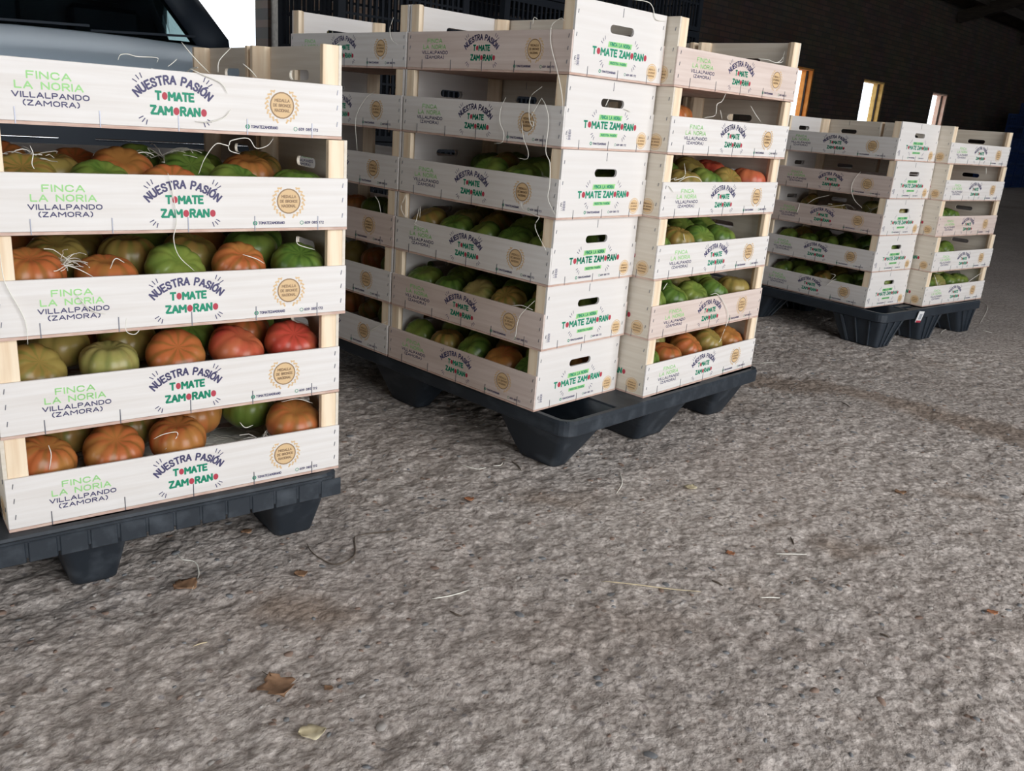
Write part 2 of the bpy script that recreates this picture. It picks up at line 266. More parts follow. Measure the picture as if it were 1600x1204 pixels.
GROUND =  {'light': [[[0.236, 1.678], [0.253, 1.731], [0.254, 1.795]], [[0.512, 1.463], [0.542, 1.465], [0.573, 1.468]], [[0.443, 1.297], [0.478, 1.302]], [[0.177, 1.309], [0.231, 1.305], [0.295, 1.302], [0.343, 1.297]], [[-0.1, 1.211], [-0.071, 1.225], [-0.043, 1.243]], [[-0.417, 1.043], [-0.401, 1.055]], [[-0.549, 1.309], [-0.522, 1.273], [-0.498, 1.268], [-0.479, 1.233], [-0.47, 1.181]], [[-0.098, 1.761], [-0.062, 1.75], [-0.042, 1.758]], [[-0.028, 1.775], [-0.012, 1.782], [-0.007, 1.798]], [[0.828, 2.842], [0.899, 2.871]], [[1.738, 3.444], [1.776, 3.586], [1.903, 3.745], [2.005, 3.841]], [[2.394, 4.515], [2.331, 4.301], [2.081, 3.867]], [[2.044, 3.584], [2.102, 3.591], [2.106, 3.549]], [[2.005, 3.696], [2.034, 3.67]]], 'dark': [[[-0.336, 1.36], [-0.322, 1.33], [-0.301, 1.311], [-0.274, 1.297], [-0.252, 1.309], [-0.248, 1.342], [-0.259, 1.392], [-0.254, 1.403]], [[-0.254, 1.403], [-0.222, 1.421], [-0.183, 1.43]], [[-0.069, 1.177], [-0.059, 1.169], [-0.049, 1.167]], [[0.013, 1.806], [0.025, 1.793], [0.035, 1.769]], [[0.369, 1.336], [0.386, 1.324]], [[0.976, 2.461], [0.985, 2.416]], [[0.562, 1.536], [0.559, 1.503]], [[0.613, 1.215], [0.624, 1.204]]], 'leaf': [[[-0.277, 0.966]], [[-0.211, 0.885]], [[-0.068, 1.59]], [[0.401, 1.732]], [[0.426, 1.449]], [[0.886, 1.807]], [[-0.485, 1.193]], [[-0.319, 1.252]], [[0.837, 1.304]], [[-0.45, 1.385]], [[-0.211, 0.972]]]}
MUD =  [([[0.765, 2.646], [0.997, 2.612], [1.19, 2.495], [1.313, 2.354], [1.426, 2.261]], 0.075, 0.06), ([[0.625, 1.52], [0.642, 1.497]], 0.03, 0.05), ([[0.706, 1.523], [0.729, 1.519]], 0.02, 0.04), ([[1.001, 1.829], [1.062, 1.806]], 0.02, 0.05), ([[0.529, 1.58], [0.574, 1.602]], 0.012, 0.03), ([[-0.32, 1.143], [-0.234, 1.146]], 0.03, 0.06), ([[0.07, 1.616], [0.147, 1.599]], 0.03, 0.08), ([[0.413, 1.343], [0.449, 1.312]], 0.02, 0.06)]
# ------------------------------------------------------------------ the hall
def stbox(name, s0, s1, t0, t1, z0, z1, m_):
    """axis-aligned box in the hall frame; object frame = hall frame"""
    b = MB(); b.box(s0, s1, t0, t1, z0, z1); o = mobj(name, b.mesh(name, m_)); o.rotation_euler = (0, 0, WA); return tag(o, kind='structure')
# floor: one grid, dense where the camera looks
_rng = np.random.RandomState(7)
def vnoise(x, y, cell, seed):
    rg = np.random.RandomState(seed); T = rg.rand(256, 256)
    xs = x / cell; ys = y / cell; xi = np.floor(xs).astype(int); yi = np.floor(ys).astype(int)
    fx = xs - xi; fy = ys - yi; fx = fx * fx * (3 - 2 * fx); fy = fy * fy * (3 - 2 * fy)
    a = T[xi % 256, yi % 256]; b = T[(xi + 1) % 256, yi % 256]; c = T[xi % 256, (yi + 1) % 256]; d = T[(xi + 1) % 256, (yi + 1) % 256]
    return (a * (1 - fx) + b * fx) * (1 - fy) + (c * (1 - fx) + d * fx) * fy
def axis(lo, hi, d0, d1, step):
    core = np.arange(d0, d1, step); up = [core[-1]]; st_ = step
    while up[-1] < hi: st_ *= 1.12; up.append(up[-1] + st_)
    up[-1] = hi; dn = [core[0]]; st_ = step
    while dn[-1] > lo: st_ *= 1.12; dn.append(dn[-1] - st_)
    dn[-1] = lo
    return np.concatenate([np.array(dn[1:])[::-1], core, np.array(up[1:])])
def floor_h(S_, T_):
    h = (vnoise(S_, T_, .018, 31) - .5) * .0030 + (vnoise(S_, T_, .035, 1) - .5) * .0045 + (vnoise(S_, T_, .016, 2) - .5) * .0045 + (vnoise(S_, T_, .2, 3) - .5) * .006
    pits = np.clip(vnoise(S_, T_, .05, 4) - .78, 0, 1) * .022
    return np.minimum(h - pits - .0012, .0005)
gs = axis(-7, 29, -.75, 3.6, .0075); gt = axis(-6, 14, -.6, 2.6, .0075)
SG, TG = np.meshgrid(gs, gt, indexing='ij')
H = floor_h(SG, TG); H = np.where((SG > -.8) & (SG < 3.65) & (TG > -.65) & (TG < 2.65), H, -.0012)
nsz, ntz = SG.shape
me = bpy.data.meshes.new('floor'); co = np.stack([SG, TG, H], -1).reshape(-1, 3).astype(np.float32)
idx = np.arange(nsz * ntz).reshape(nsz, ntz)
q = np.stack([idx[:-1, :-1], idx[1:, :-1], idx[1:, 1:], idx[:-1, 1:]], -1).reshape(-1, 4)
me.vertices.add(len(co)); me.vertices.foreach_set('co', co.ravel())
me.loops.add(q.size); me.loops.foreach_set('vertex_index', q.ravel().astype(np.int32))
me.polygons.add(len(q)); me.polygons.foreach_set('loop_start', np.arange(0, q.size, 4, dtype=np.int32)); me.polygons.foreach_set('loop_total', np.full(len(q), 4, dtype=np.int32))
me.polygons.foreach_set('use_smooth', np.ones(len(q), dtype=bool))
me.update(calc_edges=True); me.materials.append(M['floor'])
X_ = SG * US.x + TG * UT.x; Y_ = SG * US.y + TG * UT.y
def seg_mask(pts, width, edge):
    d = np.full(X_.shape, 9.0)
    for (x0, y0), (x1, y1) in zip(pts[:-1], pts[1:]):
        dx, dy = x1 - x0, y1 - y0; t_ = np.clip(((X_ - x0) * dx + (Y_ - y0) * dy) / (dx * dx + dy * dy), 0, 1)
        d = np.minimum(d, np.hypot(X_ - x0 - t_ * dx, Y_ - y0 - t_ * dy))
    d = d + (vnoise(SG, TG, .09, 21) - .5) * edge + (vnoise(SG, TG, .03, 22) - .5) * edge * .5
    return np.clip((width - d) / edge + .5, 0, 1)
mud = np.zeros(X_.shape)
for pts, w_, e_ in MUD: mud = np.maximum(mud, seg_mask(pts, w_, e_))
near = ((SG > -.8) & (SG < 3.65) & (TG > -.65) & (TG < 2.65)).astype(float)
rel = np.clip(.5 + ((vnoise(SG, TG, .018, 31) - .5) * 1.1 + (vnoise(SG, TG, .009, 32) - .5) * 1.0) * near, 0, 1)
for nm_, arr in (('mud', mud), ('relief', rel)):
    at_ = me.attributes.new(nm_, 'FLOAT', 'POINT'); at_.data.foreach_set('value', arr.reshape(-1).astype(np.float32))
floor = tag(mobj('floor', me, rot=(0, 0, WA)), kind='structure')
# embedded aggregate pebbles, flush with the worn surface
pb = MB(); R = random.Random(11)
stones = [noisy('blue_grey_aggregate', (.16, .165, .175), (.23, .235, .24), (60, 60, 60), 3, .6), noisy('brown_aggregate', (.22, .15, .115), (.30, .21, .165), (60, 60, 60), 3, .7), noisy('pale_aggregate', (.34, .31, .29), (.42, .39, .36), (60, 60, 60), 3, .7)]
for i in range(3600):
    s_ = R.uniform(-.7, 3.6); t_ = R.uniform(-.6, 2.2)
    a_ = R.uniform(.0035, .0075) * (1.6 if R.random() < .12 else 1); b_ = a_ * R.uniform(.55, .9); an = R.uniform(0, PI); z0 = float(floor_h(np.array(s_), np.array(t_)))
    n = 8; vs = []
    for k in range(n):
        u = 2 * PI * k / n; rr_ = R.uniform(.85, 1.1); x = a_ * math.cos(u) * rr_; y = b_ * math.sin(u) * rr_
        vs.append((s_ + x * math.cos(an) - y * math.sin(an), t_ + x * math.sin(an) + y * math.cos(an), z0 - .002))
    top = [(s_ + (p[0] - s_) * .7, t_ + (p[1] - t_) * .7, z0 + .0009) for p in vs]
    pb.add(vs + top, [(k, (k + 1) % n, (k + 1) % n + n, k + n) for k in range(n)] + [tuple(range(n, 2 * n))], R.choice([0, 0, 1, 1, 2]))
tag(mobj('pebbles', pb.mesh('pebbles', stones, smooth=True, fix=False), floor), kind='stuff')

# back wall with a doorway (car stands in it) and narrow windows
TW0, TW1, WH = 7.1, 7.31, 3.4
WIN = [(13.0, 13.62), (15.42, 16.30), (18.55, 19.36)]
DOOR = (0.9, 4.03, 2.9)
wb = MB()
segs = [-7.0, DOOR[0], DOOR[1]] + [x for a in WIN for x in a] + [29.0]
wb.box(-7, DOOR[0], TW0, TW1, 0, WH); wb.box(DOOR[0], DOOR[1], TW0, TW1, DOOR[2], WH)
prev = DOOR[1]
for a_, b_ in WIN:
    wb.box(prev, a_, TW0, TW1, 0, WH); wb.box(a_, b_, TW0, TW1, 0, .98); wb.box(a_, b_, TW0, TW1, 1.77, WH); prev = b_
wb.box(prev, 29, TW0, TW1, 0, WH)
wall_back = tag(mobj('wall_back', wb.mesh('wall_back', M['brickwall']), rot=(0, 0, WA)), kind='structure')
for i, (a_, b_) in enumerate(WIN):
    b = MB(); th = .03
    b.box(a_, a_ + th, TW0 + .02, TW1, .98, 1.77); b.box(b_ - th, b_, TW0 + .02, TW1, .98, 1.77)
    b.box(a_ + th, b_ - th, TW0 + .02, TW1, 1.74, 1.77); b.box(a_ + th, b_ - th, TW0 + .02, TW1, .98, 1.01)
    win = tag(mobj('window_%d' % (i + 1), b.mesh('reveal', M[('reveal_orange', 'reveal', 'reveal_pink')[i]]), rot=(0, 0, WA)), kind='structure')
    b = MB(); b.box(b_ - .030 - .02, b_ - .03, TW0 + .09, TW0 + .12, 1.01, 1.74); mobj('window_bar', b.mesh('window_bar', M['wood_dark']), win)
# brick pier beside the doorway: each brick its own piece
b = MB(); b.box(4.06, 5.35, 6.965, 7.1, 0, 3.1)
pier = tag(mobj('wall_pier', b.mesh('wall_pier', M['mortar']), rot=(0, 0, WA)), kind='structure')
pb_m = []
for k in range(4):
    b = MB(); b.box(-.122, .122, -.02, 0.01, 0, .064); pb_m.append(b.mesh('brick', M['brick'], bevel=.003))
R = random.Random(3); row = 0; z = .012
while z < 2.95:
    x = 4.06 + (.13 if row % 2 else .0)
    while x + .25 < 5.36:
        o = mobj('brick', pb_m[0], pier, (x + .127, 6.965 - R.uniform(0, .006), z)); x += .258
    z += .077; row += 1
stbox('wall_front_left', -7, -1.0, -3.3, -2.9, 0, WH, M['brickwall']); stbox('wall_front_right', 4.0, 29, -3.3, -2.9, 0, WH, M['brickwall'])
stbox('wall_front_lintel', -1.0, 4.0, -3.3, -2.9, 3.2, 5.0, M['brickwall'])
stbox('wall_left', -7.4, -7.0, 1.5, TW1, 0, 5.6, M['brickwall']); stbox('wall_left_rear', -7.4, -7.0, -3.3, -2.3, 0, 5.6, M['brickwall']); stbox('wall_left_lintel', -7.4, -7.0, -2.3, 1.5, 3.5, 5.6, M['brickwall']); stbox('wall_right', 29, 29.4, -3.3, TW1, 0, 5.6, M['brickwall'])  # gap in the left wall is invented, made to hold the fill lamp
# double pitched roof, boarded, with purlins and rafters
rb = MB(); RT = 1.0; RZ = 5.2
def roof_slope(ta, za, tb, zb):
    rb.add([(-7.4, ta, za), (29.4, ta, za), (29.4, tb, zb), (-7.4, tb, zb), (-7.4, ta, za + .08), (29.4, ta, za + .08), (29.4, tb, zb + .08), (-7.4, tb, zb + .08)],
           [(0, 1, 2, 3), (7, 6, 5, 4), (0, 4, 5, 1), (1, 5, 6, 2), (2, 6, 7, 3), (3, 7, 4, 0)])
roof_slope(TW1 + .3, 3.28, RT, RZ); roof_slope(RT, RZ, -3.7, 4.35)
ceiling = tag(mobj('ceiling', rb.mesh('ceiling', M['board']), rot=(0, 0, WA)), kind='structure')
sl = (RZ - 3.28) / (TW1 + .3 - RT)
bm_ = MB(); bm_.box(-7.2, 29.2, -.05, .05, 0, .16); purl = bm_.mesh('purlin', M['wood_dark'])
for t_ in (6.6, 5.5, 4.4, 3.3, 2.2):
    mobj('purlin', purl, ceiling, (0, t_, RZ - sl * (t_ - RT) - .20))
for s_ in (3, 7, 11, 15, 19, 23, 27):
    b = MB(); b.bar((s_, 7.09, 3.18), (s_, RT, RZ - .26), .14, .2); b.bar((s_, -2.89, 4.25), (s_, RT, RZ - .26), .14, .2)
    mobj('roof_truss', b.mesh('roof_truss', M['wood_dark']), ceiling)

# ------------------------------------------------------------------ car standing in the doorway
CU = Vector((math.cos(.62), math.sin(.62), 0))      # across the car, to the right of the picture
CF = Vector((math.sin(.62), -math.cos(.62), 0))     # forward
cc = Vector((-2.49, 5.01, 0))                       # ground point under the cowl
car = empty('car', cc, math.atan2(CF.y, CF.x), 'silvery blue car with dark windscreen parked behind the left crate stack', 'car')
# local: +x forward, +y to the car's left (picture right is +y)
M['carpaint'] = mat('silver_blue_paint', (.66, .80, .93), .4, .0)
M['cardark'] = mat('dark_trim', (.022, .032, .048), .6)
M['chrome'] = mat('chrome_strip', (.75, .78, .82), .15, 1.0)
M['tyre'] = mat('tyre_rubber', (.012, .012, .012), .8)
M['lamp'] = mat('headlamp_glass', (.6, .65, .7), .05, .3)
gl = bpy.data.materials.new('tinted_glass'); gl.use_nodes = True
_b = gl.node_tree.nodes['Principled BSDF']; _b.inputs['Base Color'].default_value = (.35, .42, .42, 1); _b.inputs['Roughness'].default_value = .02; _b.inputs['Transmission Weight'].default_value = 1.0; _b.inputs['IOR'].default_value = 1.02
_b.inputs['Specular IOR Level'].default_value = .5
M['glass'] = gl
def sec(x, hw, zs):   # half-width, list of (fraction of hw, z) from bottom to the top centre
    pts = [Vector((x, f * hw, z)) for f, z in zs]; return [Vector((p.x, -p.y, p.z)) for p in pts] + [p for p in reversed(pts)]
def prof(zb, zm, zt, crown): return [(.90, zb), (.99, zb + .12), (1.0, zm), (.985, zt - .10), (.93, zt - .015), (.70, zt + crown * .55), (.35, zt + crown * .9), (.08, zt + crown)]
body = MB()
S_ = [(1.20, .60, prof(.24, .40, .56, .01)), (1.15, .72, prof(.20, .42, .66, .015)), (1.05, .80, prof(.18, .45, .775, .02)), (.90, .84, prof(.20, .5, .845, .025)), (.6, .86, prof(.22, .55, .90, .03)), (.25, .87, prof(.22, .6, .945, .03)), (.0, .87, prof(.22, .6, .965, .03)), (-.15, .87, prof(.20, .6, .975, .02)),
      (-.8, .88, prof(.20, .6, .985, 0)), (-1.8, .88, prof(.20, .6, 1.0, 0)), (-2.5, .87, prof(.22, .6, 1.01, 0)), (-2.9, .83, prof(.26, .6, 1.0, 0)), (-3.0, .76, prof(.30, .6, .95, 0))]
body.loft([sec(*a) for a in S_])
mobj('body', body.mesh('body', M['carpaint'], smooth=True), car)
b = MB()   # roof
b.loft([[Vector((x, y * hw, z + dz)) for y, dz in ((-1, 0), (-.6, .035), (0, .05), (.6, .035), (1, 0), (1, -.03), (0, .01), (-1, -.03))] for x, hw, z in ((-.72, .58, 1.46), (-.9, .61, 1.51), (-1.2, .63, 1.54), (-1.38, .64, 1.545))])
mobj('roof', b.mesh('roof', M['carpaint'], smooth=True), car)
def quad_slab(p, th, m_, name):
    p = [Vector(a) for a in p]; n = (p[1] - p[0]).cross(p[3] - p[0]).normalized() * th
    b = MB(); b.add(p + [a + n for a in p], [(0, 1, 2, 3), (7, 6, 5, 4), (0, 4, 5, 1), (1, 5, 6, 2), (2, 6, 7, 3), (3, 7, 4, 0)]); return b.mesh(name, m_)
mobj('windscreen', quad_slab([(.02, -.67, .985), (.02, .67, .985), (-.72, .50, 1.47), (-.72, -.50, 1.47)], .005, M['glass'], 'windscreen'), car)
b = MB(); b.loft([[Vector((x, y * hw, z)) for y, z in ((-1, .98), (-.98, 1.30), (-.80, 1.56), (.80, 1.56), (.98, 1.30), (1, .98))] for x, hw in ((-1.38, .80), (-2.0, .81), (-2.9, .78))])
mobj('cargo_body', b.mesh('cargo_body', M['carpaint'], bevel=.01), car)
b = MB(); b.box(-1.37, -1.35, -.76, .76, .70, 1.50); mobj('bulkhead', b.mesh('bulkhead', M['cardark']), car)
for sy in (-1, 1):
    b = MB()
    b.tube([(.06, sy * .71, .97), (-.21, sy * .655, 1.15), (-.48, sy * .60, 1.325), (-.76, sy * .54, 1.50)], .095, 8); mobj('windscreen_pillar', b.mesh('windscreen_pillar', M['cardark'], smooth=True), car)
    b = MB(); b.bar((-1.35, sy * .80, .98), (-1.4, sy * .62, 1.50), .07, .05); mobj('door_pillar', b.mesh('door_pillar', M['cardark']), car)
    mobj('side_window', quad_slab([(-.10, sy * .79, 1.0), (-1.3, sy * .80, 1.0), (-1.3, sy * .63, 1.47), (-.70, sy * .61, 1.45)], .004, M['glass'], 'side_window'), car)
    if False: mobj('side_window', quad_slab([(-1.42, sy * .80, 1.0), (-2.6, sy * .77, 1.02), (-2.3, sy * .60, 1.47), (-1.42, sy * .63, 1.48)], .004, M['glass'], 'side_window'), car)
    b = MB(); b.loft([rr(0, 0, .09, .05, .03, z) for z in (0, .12)]); mobj('door_mirror', b.mesh('door_mirror', M['carpaint'], smooth=True), car, (-.45, sy * .96, .86))
    for x in (.55, -2.2):
        b = MB(); b.loft([[Vector((x + r_ * math.cos(a * PI / 12), sy * y, .31 + r_ * math.sin(a * PI / 12))) for a in range(24)] for r_, y in ((.18, .90), (.20, .905), (.29, .90), (.31, .87), (.31, .70))])
        wl = mobj('wheel', b.mesh('wheel', M['tyre'], smooth=False), car)
        b = MB()
        for k in range(5):
            a = 2 * PI * k / 5; b.bar((x, sy * .908, .31), (x + .19 * math.cos(a), sy * .908, .31 + .19 * math.sin(a)), .02, .05, up=Vector((0, 1, 0)))
        mobj('rim', b.mesh('rim', M['chrome']), wl)
    b = MB(); b.loft([[Vector((x, sy * y, z)) for y, z in ((.50, .60), (.74, .63), (.78, .74), (.56, .72))] for x in (1.02, 1.12)]); mobj('headlamp', b.mesh('headlamp', M['lamp'], bevel=.01), car)
b = MB(); b.box(1.10, 1.208, -.66, .66, .26, .60); gr = mobj('grille', b.mesh('grille', M['cardark'], bevel=.01), car)
for z in (.31, .36, .41, .45):
    b = MB(); b.box(1.208, 1.214, -.48, .48, z, z + .014); mobj('grille_bar', b.mesh('grille_bar', M['cardark']), gr)
for y0, y1 in ((-.62, -.30), (-.16, .60)):
    b = MB(); b.box(1.2, 1.216, y0, y1, .492, .502); mobj('chrome_strip', b.mesh('chrome_strip', M['chrome'], bevel=.004), car)
b = MB(); b.bar((.05, -.6, 1.0), (.02, .05, 1.025), .02, .012); b.bar((.06, .05, 1.0), (.01, .62, 1.03), .02, .012); mobj('wiper', b.mesh('wiper', M['cardark']), car)
b = MB(); b.box(-.62, -.02, -.66, .66, .90, 1.0); mobj('dashboard', b.mesh('dashboard', M['cardark'], bevel=.02), car)
for sy in (-1, 1):
    b = MB(); b.box(-1.32, -1.18, sy * .36 - .22, sy * .36 + .22, .7, 1.22); b.box(-1.32, -1.2, sy * .36 - .12, sy * .36 + .12, 1.25, 1.40); mobj('seat', b.mesh('seat', M['cardark'], bevel=.03), car)

# ------------------------------------------------------------------ lettering
GS = {  # stroke alphabet: width, strokes in a box of height 1
 'A': (.66, [[(0, 0), (.33, 1), (.66, 0)], [(.12, .32), (.54, .32)]]), 'B': (.56, [[(0, 0), (0, 1), (.4, 1), (.52, .88), (.52, .64), (.4, .53), (0, .53)], [(.4, .53), (.56, .4), (.56, .14), (.42, 0), (0, 0)]]),
 'C': (.6, [[(.6, .76), (.5, .95), (.3, 1), (.1, .92), (0, .7), (0, .3), (.1, .08), (.3, 0), (.5, .05), (.6, .24)]]), 'D': (.6, [[(0, 0), (0, 1), (.34, 1), (.54, .86), (.6, .66), (.6, .34), (.54, .14), (.34, 0), (0, 0)]]),
 'E': (.52, [[(.52, 1), (0, 1), (0, 0), (.52, 0)], [(0, .52), (.44, .52)]]), 'F': (.5, [[(.5, 1), (0, 1), (0, 0)], [(0, .5), (.42, .5)]]), 'I': (.001, [[(0, 0), (0, 1)]]), 'L': (.48, [[(0, 1), (0, 0), (.48, 0)]]),
 'M': (.78, [[(0, 0), (0, 1), (.39, .38), (.78, 1), (.78, 0)]]), 'N': (.62, [[(0, 0), (0, 1), (.62, 0), (.62, 1)]]),
 'O': (.64, [[(.32, 1), (.12, .93), (0, .72), (0, .28), (.12, .07), (.32, 0), (.52, .07), (.64, .28), (.64, .72), (.52, .93), (.32, 1)]]),
 'P': (.54, [[(0, 0), (0, 1), (.4, 1), (.54, .87), (.54, .6), (.4, .47), (0, .47)]]), 'R': (.56, [[(0, 0), (0, 1), (.4, 1), (.54, .87), (.54, .62), (.4, .5), (0, .5)], [(.28, .5), (.56, 0)]]),
 'S': (.54, [[(.52, .80), (.44, .95), (.27, 1), (.08, .95), (.01, .78), (.08, .60), (.27, .52), (.46, .43), (.54, .25), (.46, .06), (.27, 0), (.08, .05), (0, .20)]]),
 'T': (.6, [[(0, 1), (.6, 1)], [(.3, 1), (.3, 0)]]), 'U': (.6, [[(0, 1), (0, .28), (.1, .06), (.3, 0), (.5, .06), (.6, .28), (.6, 1)]]), 'V': (.64, [[(0, 1), (.32, 0), (.64, 1)]]), 'Z': (.56, [[(0, 1), (.56, 1), (0, 0), (.56, 0)]]),
 '(': (.18, [[(.18, 1.08), (.02, .8), (0, .5), (.02, .2), (.18, -.08)]]), ')': (.18, [[(0, 1.08), (.16, .8), (.18, .5), (.16, .2), (0, -.08)]]), ' ': (.30, []),
 '0': (.5, [[(.25, 1), (.06, .9), (0, .6), (0, .4), (.06, .1), (.25, 0), (.44, .1), (.5, .4), (.5, .6), (.44, .9), (.25, 1)]]), '1': (.2, [[(0, .8), (.2, 1), (.2, 0)]]), '2': (.5, [[(0, .8), (.12, .97), (.35, 1), (.5, .8), (.45, .55), (0, 0), (.5, 0)]]),
 '5': (.5, [[(.48, 1), (.05, 1), (0, .55), (.3, .6), (.5, .42), (.48, .15), (.28, 0), (0, .08)]]), '6': (.5, [[(.42, 1), (.1, .7), (0, .35), (.08, .06), (.3, 0), (.5, .15), (.48, .45), (.25, .56), (.02, .42)]]),
 '7': (.5, [[(0, 1), (.5, 1), (.18, 0)]]), '8': (.5, [[(.25, .55), (.04, .7), (.06, .92), (.25, 1), (.44, .92), (.46, .7), (.25, .55), (0, .35), (.04, .08), (.25, 0), (.46, .08), (.5, .35), (.25, .55)]]),
 '9': (.5, [[(.08, 0), (.4, .3), (.5, .65), (.42, .94), (.2, 1), (0, .85), (.02, .55), (.25, .44), (.48, .58)]])}
GS['\u00d3'] = (GS['O'][0], GS['O'][1] + [[(.26, 1.12), (.44, 1.3)]])
class Print:
    """flat print on a board; u to the right, v up (metres)"""
    def __init__(s): s.b = MB()
    def poly(s, pts, mi): s.b.add([(u, v, 0) for u, v in pts], [tuple(range(len(pts)))], mi)
    def disc(s, u, v, r, mi, rv=None, n=16): s.poly([(u + r * math.cos(2 * PI * k / n), v + (rv or r) * math.sin(2 * PI * k / n)) for k in range(n)], mi)
    def ring(s, u, v, r0, r1, mi, n=20):
        for k in range(n):
            a, c = 2 * PI * k / n, 2 * PI * (k + 1) / n
            s.poly([(u + r0 * math.cos(a), v + r0 * math.sin(a)), (u + r1 * math.cos(a), v + r1 * math.sin(a)), (u + r1 * math.cos(c), v + r1 * math.sin(c)), (u + r0 * math.cos(c), v + r0 * math.sin(c))], mi)
    def stroke(s, P, w_, mi):
        h = w_ / 2; n = len(P)
        for i in range(n - 1):
            a, c = Vector(P[i]), Vector(P[i + 1]); d = c - a
            if d.length < 1e-7: continue
            d.normalize(); nn = Vector((-d.y, d.x)) * h
            e0 = d * h * .98 if i == 0 else d * h * .4; e1 = d * h * .98 if i == n - 2 else d * h * .4
            a2 = a - e0; c2 = c + e1
            s.poly([tuple(a2 - nn), tuple(c2 - nn), tuple(c2 + nn), tuple(a2 + nn)], mi)
    def text(s, txt, u0, u1, v, cap, mi, gap=.26, wt=.19, **k_):
        """fit txt between u0 and u1 on base line v; wt is stroke weight over cap height"""
        adv = []; x = 0; w_ = cap * wt; h = w_ / 2
        for ch in txt:
            wd = GS[ch][0] if ch != '*' else .62
            adv.append((ch, x, wd)); x += wd + gap
        x -= gap; k = (u1 - u0 - w_) / x
        for ch, xx, wd in adv:
            if ch == '*': s.disc(u0 + h + (xx + wd / 2) * k, v + cap * .48, wd * k * .60, 3, cap * .40); continue
            for st_ in GS[ch][1]: s.stroke([(u0 + h + (xx + a) * k, v + h + b_ * (cap - w_)) for a, b_ in st_], w_, mi)
    def arc(s, txt, uc, vc, rad, a0, a1, cap, mi, gap=.26, wt=.2):
        adv = []; x = 0; w_ = cap * wt
        for ch in txt: wd = GS[ch][0]; adv.append((ch, x, wd)); x += wd + gap
        x -= gap; tot = a0 - a1
        for ch, xx, wd in adv:
            for st_ in GS[ch][1]:
                out = []
                for p, q_ in st_:
                    a = a0 - tot * (xx + wd / 2) / x; du = (p - wd / 2) / x * tot * (rad + cap * .35); dv = rad + w_ / 2 + q_ * (cap - w_)
                    ct, sn = math.cos(a - PI / 2), math.sin(a - PI / 2); out.append((uc + du * ct - dv * sn, vc + du * sn + dv * ct))
                s.stroke(out, w_, mi)
    def dash(s, u, v, a, l, w_, mi):
        d = Vector((math.cos(a), math.sin(a))) * l / 2; n = Vector((-math.sin(a), math.cos(a))) * w_ / 2; c = Vector((u, v))
        s.poly([tuple(c - d - n), tuple(c + d - n), tuple(c + d + n), tuple(c - d + n)], mi)
    def medal(s, u, v, r, words=True):
        s.disc(u, v, r, 4, n=22); s.ring(u, v, r * .90, r, 5, 22)
        for i, t_ in enumerate(('MEDALLA', 'DE BRONCE', 'NACIONAL')):
            hw = r * (.62 if i != 1 else .74)
            s.text(t_, u - hw, u + hw, v + r * (.24 - .37 * i), r * .25, 5, wt=.22)
        for sd in (-1, 1):
            for k in range(9):
                a = -PI / 2 + sd * (.32 + k * .27); R_ = r * 1.27
                s.dash(u + R_ * math.cos(a) * 1.02, v + R_ * math.sin(a), a + PI / 2 + sd * .7, r * .30, r * .13, 4)
                s.dash(u + R_ * .93 * math.cos(a + sd * .1), v + R_ * .93 * math.sin(a + sd * .1), a + PI / 2 - sd * .6, r * .22, r * .09, 4)
PM = [M['p_lgreen'], M['p_navy'], M['p_teal'], M['p_red'], M['p_gold'], M['p_brown']]
def rays(p, pts):
    for u, v, a in pts: p.dash(u, v, a, .0068, .0013, 1)
# long slat print
def mk(fn):
    p = Print(); fn(p)
    for i, f in enumerate(p.b.f):
        if p.b.m[i] == 5 or p.top[0] <= i < p.top[1]:
            for k in f: x, y, z = p.b.v[k]; p.b.v[k] = (x, y, .0002)
    return p.b.mesh('print', PM, fix=False)
Print.top = (0, 0)
def f_place(p):
    p.text('FINCA', .0700, .1210, .0548, .0095, 0); p.text('LA NORIA', .0560, .1345, .0425, .0095, 0)
    p.text('VILLALPANDO', .0525, .1410, .0322, .0072, 1, wt=.2); p.text('(ZAMORA)', .0640, .1290, .0228, .0070, 1, wt=.2)
def f_slogan(p):
    p.arc('NUESTRA PASI\u00d3N', .2475, -.0050, .0655, PI / 2 + .77, PI / 2 - .77, .0125, 1)
    p.text('T*MATE', .2225, .2750, .0395, .0125, 2, wt=.24); p.text('ZAM*RAN*', .2155, .2925, .0205, .0128, 2, wt=.24)
    rays(p, [(.1975, .0625, 2.6), (.2010, .0668, 2.25), (.2055, .0695, 1.95), (.2895, .0705, 1.2), (.2940, .0675, .9), (.2975, .0635, .55),
          (.2035, .0165, .5), (.2065, .0130, .9), (.2105, .0105, 1.3), (.2880, .0110, 1.9), (.2925, .0130, 2.3), (.2950, .0165, 2.6)])
def f_handle(p):
    p.ring(.3500, .0118, .0018, .0033, 2); p.disc(.3500, .0118, .0012, 2); p.text('TOMATEZAMORANO', .3550, .3960, .0098, .0044, 1, wt=.2)
def f_phone(p): p.ring(.4235, .0118, .0022, .0030, 2); p.text('609 085 172', .4280, .4600, .0098, .0044, 1, wt=.2)
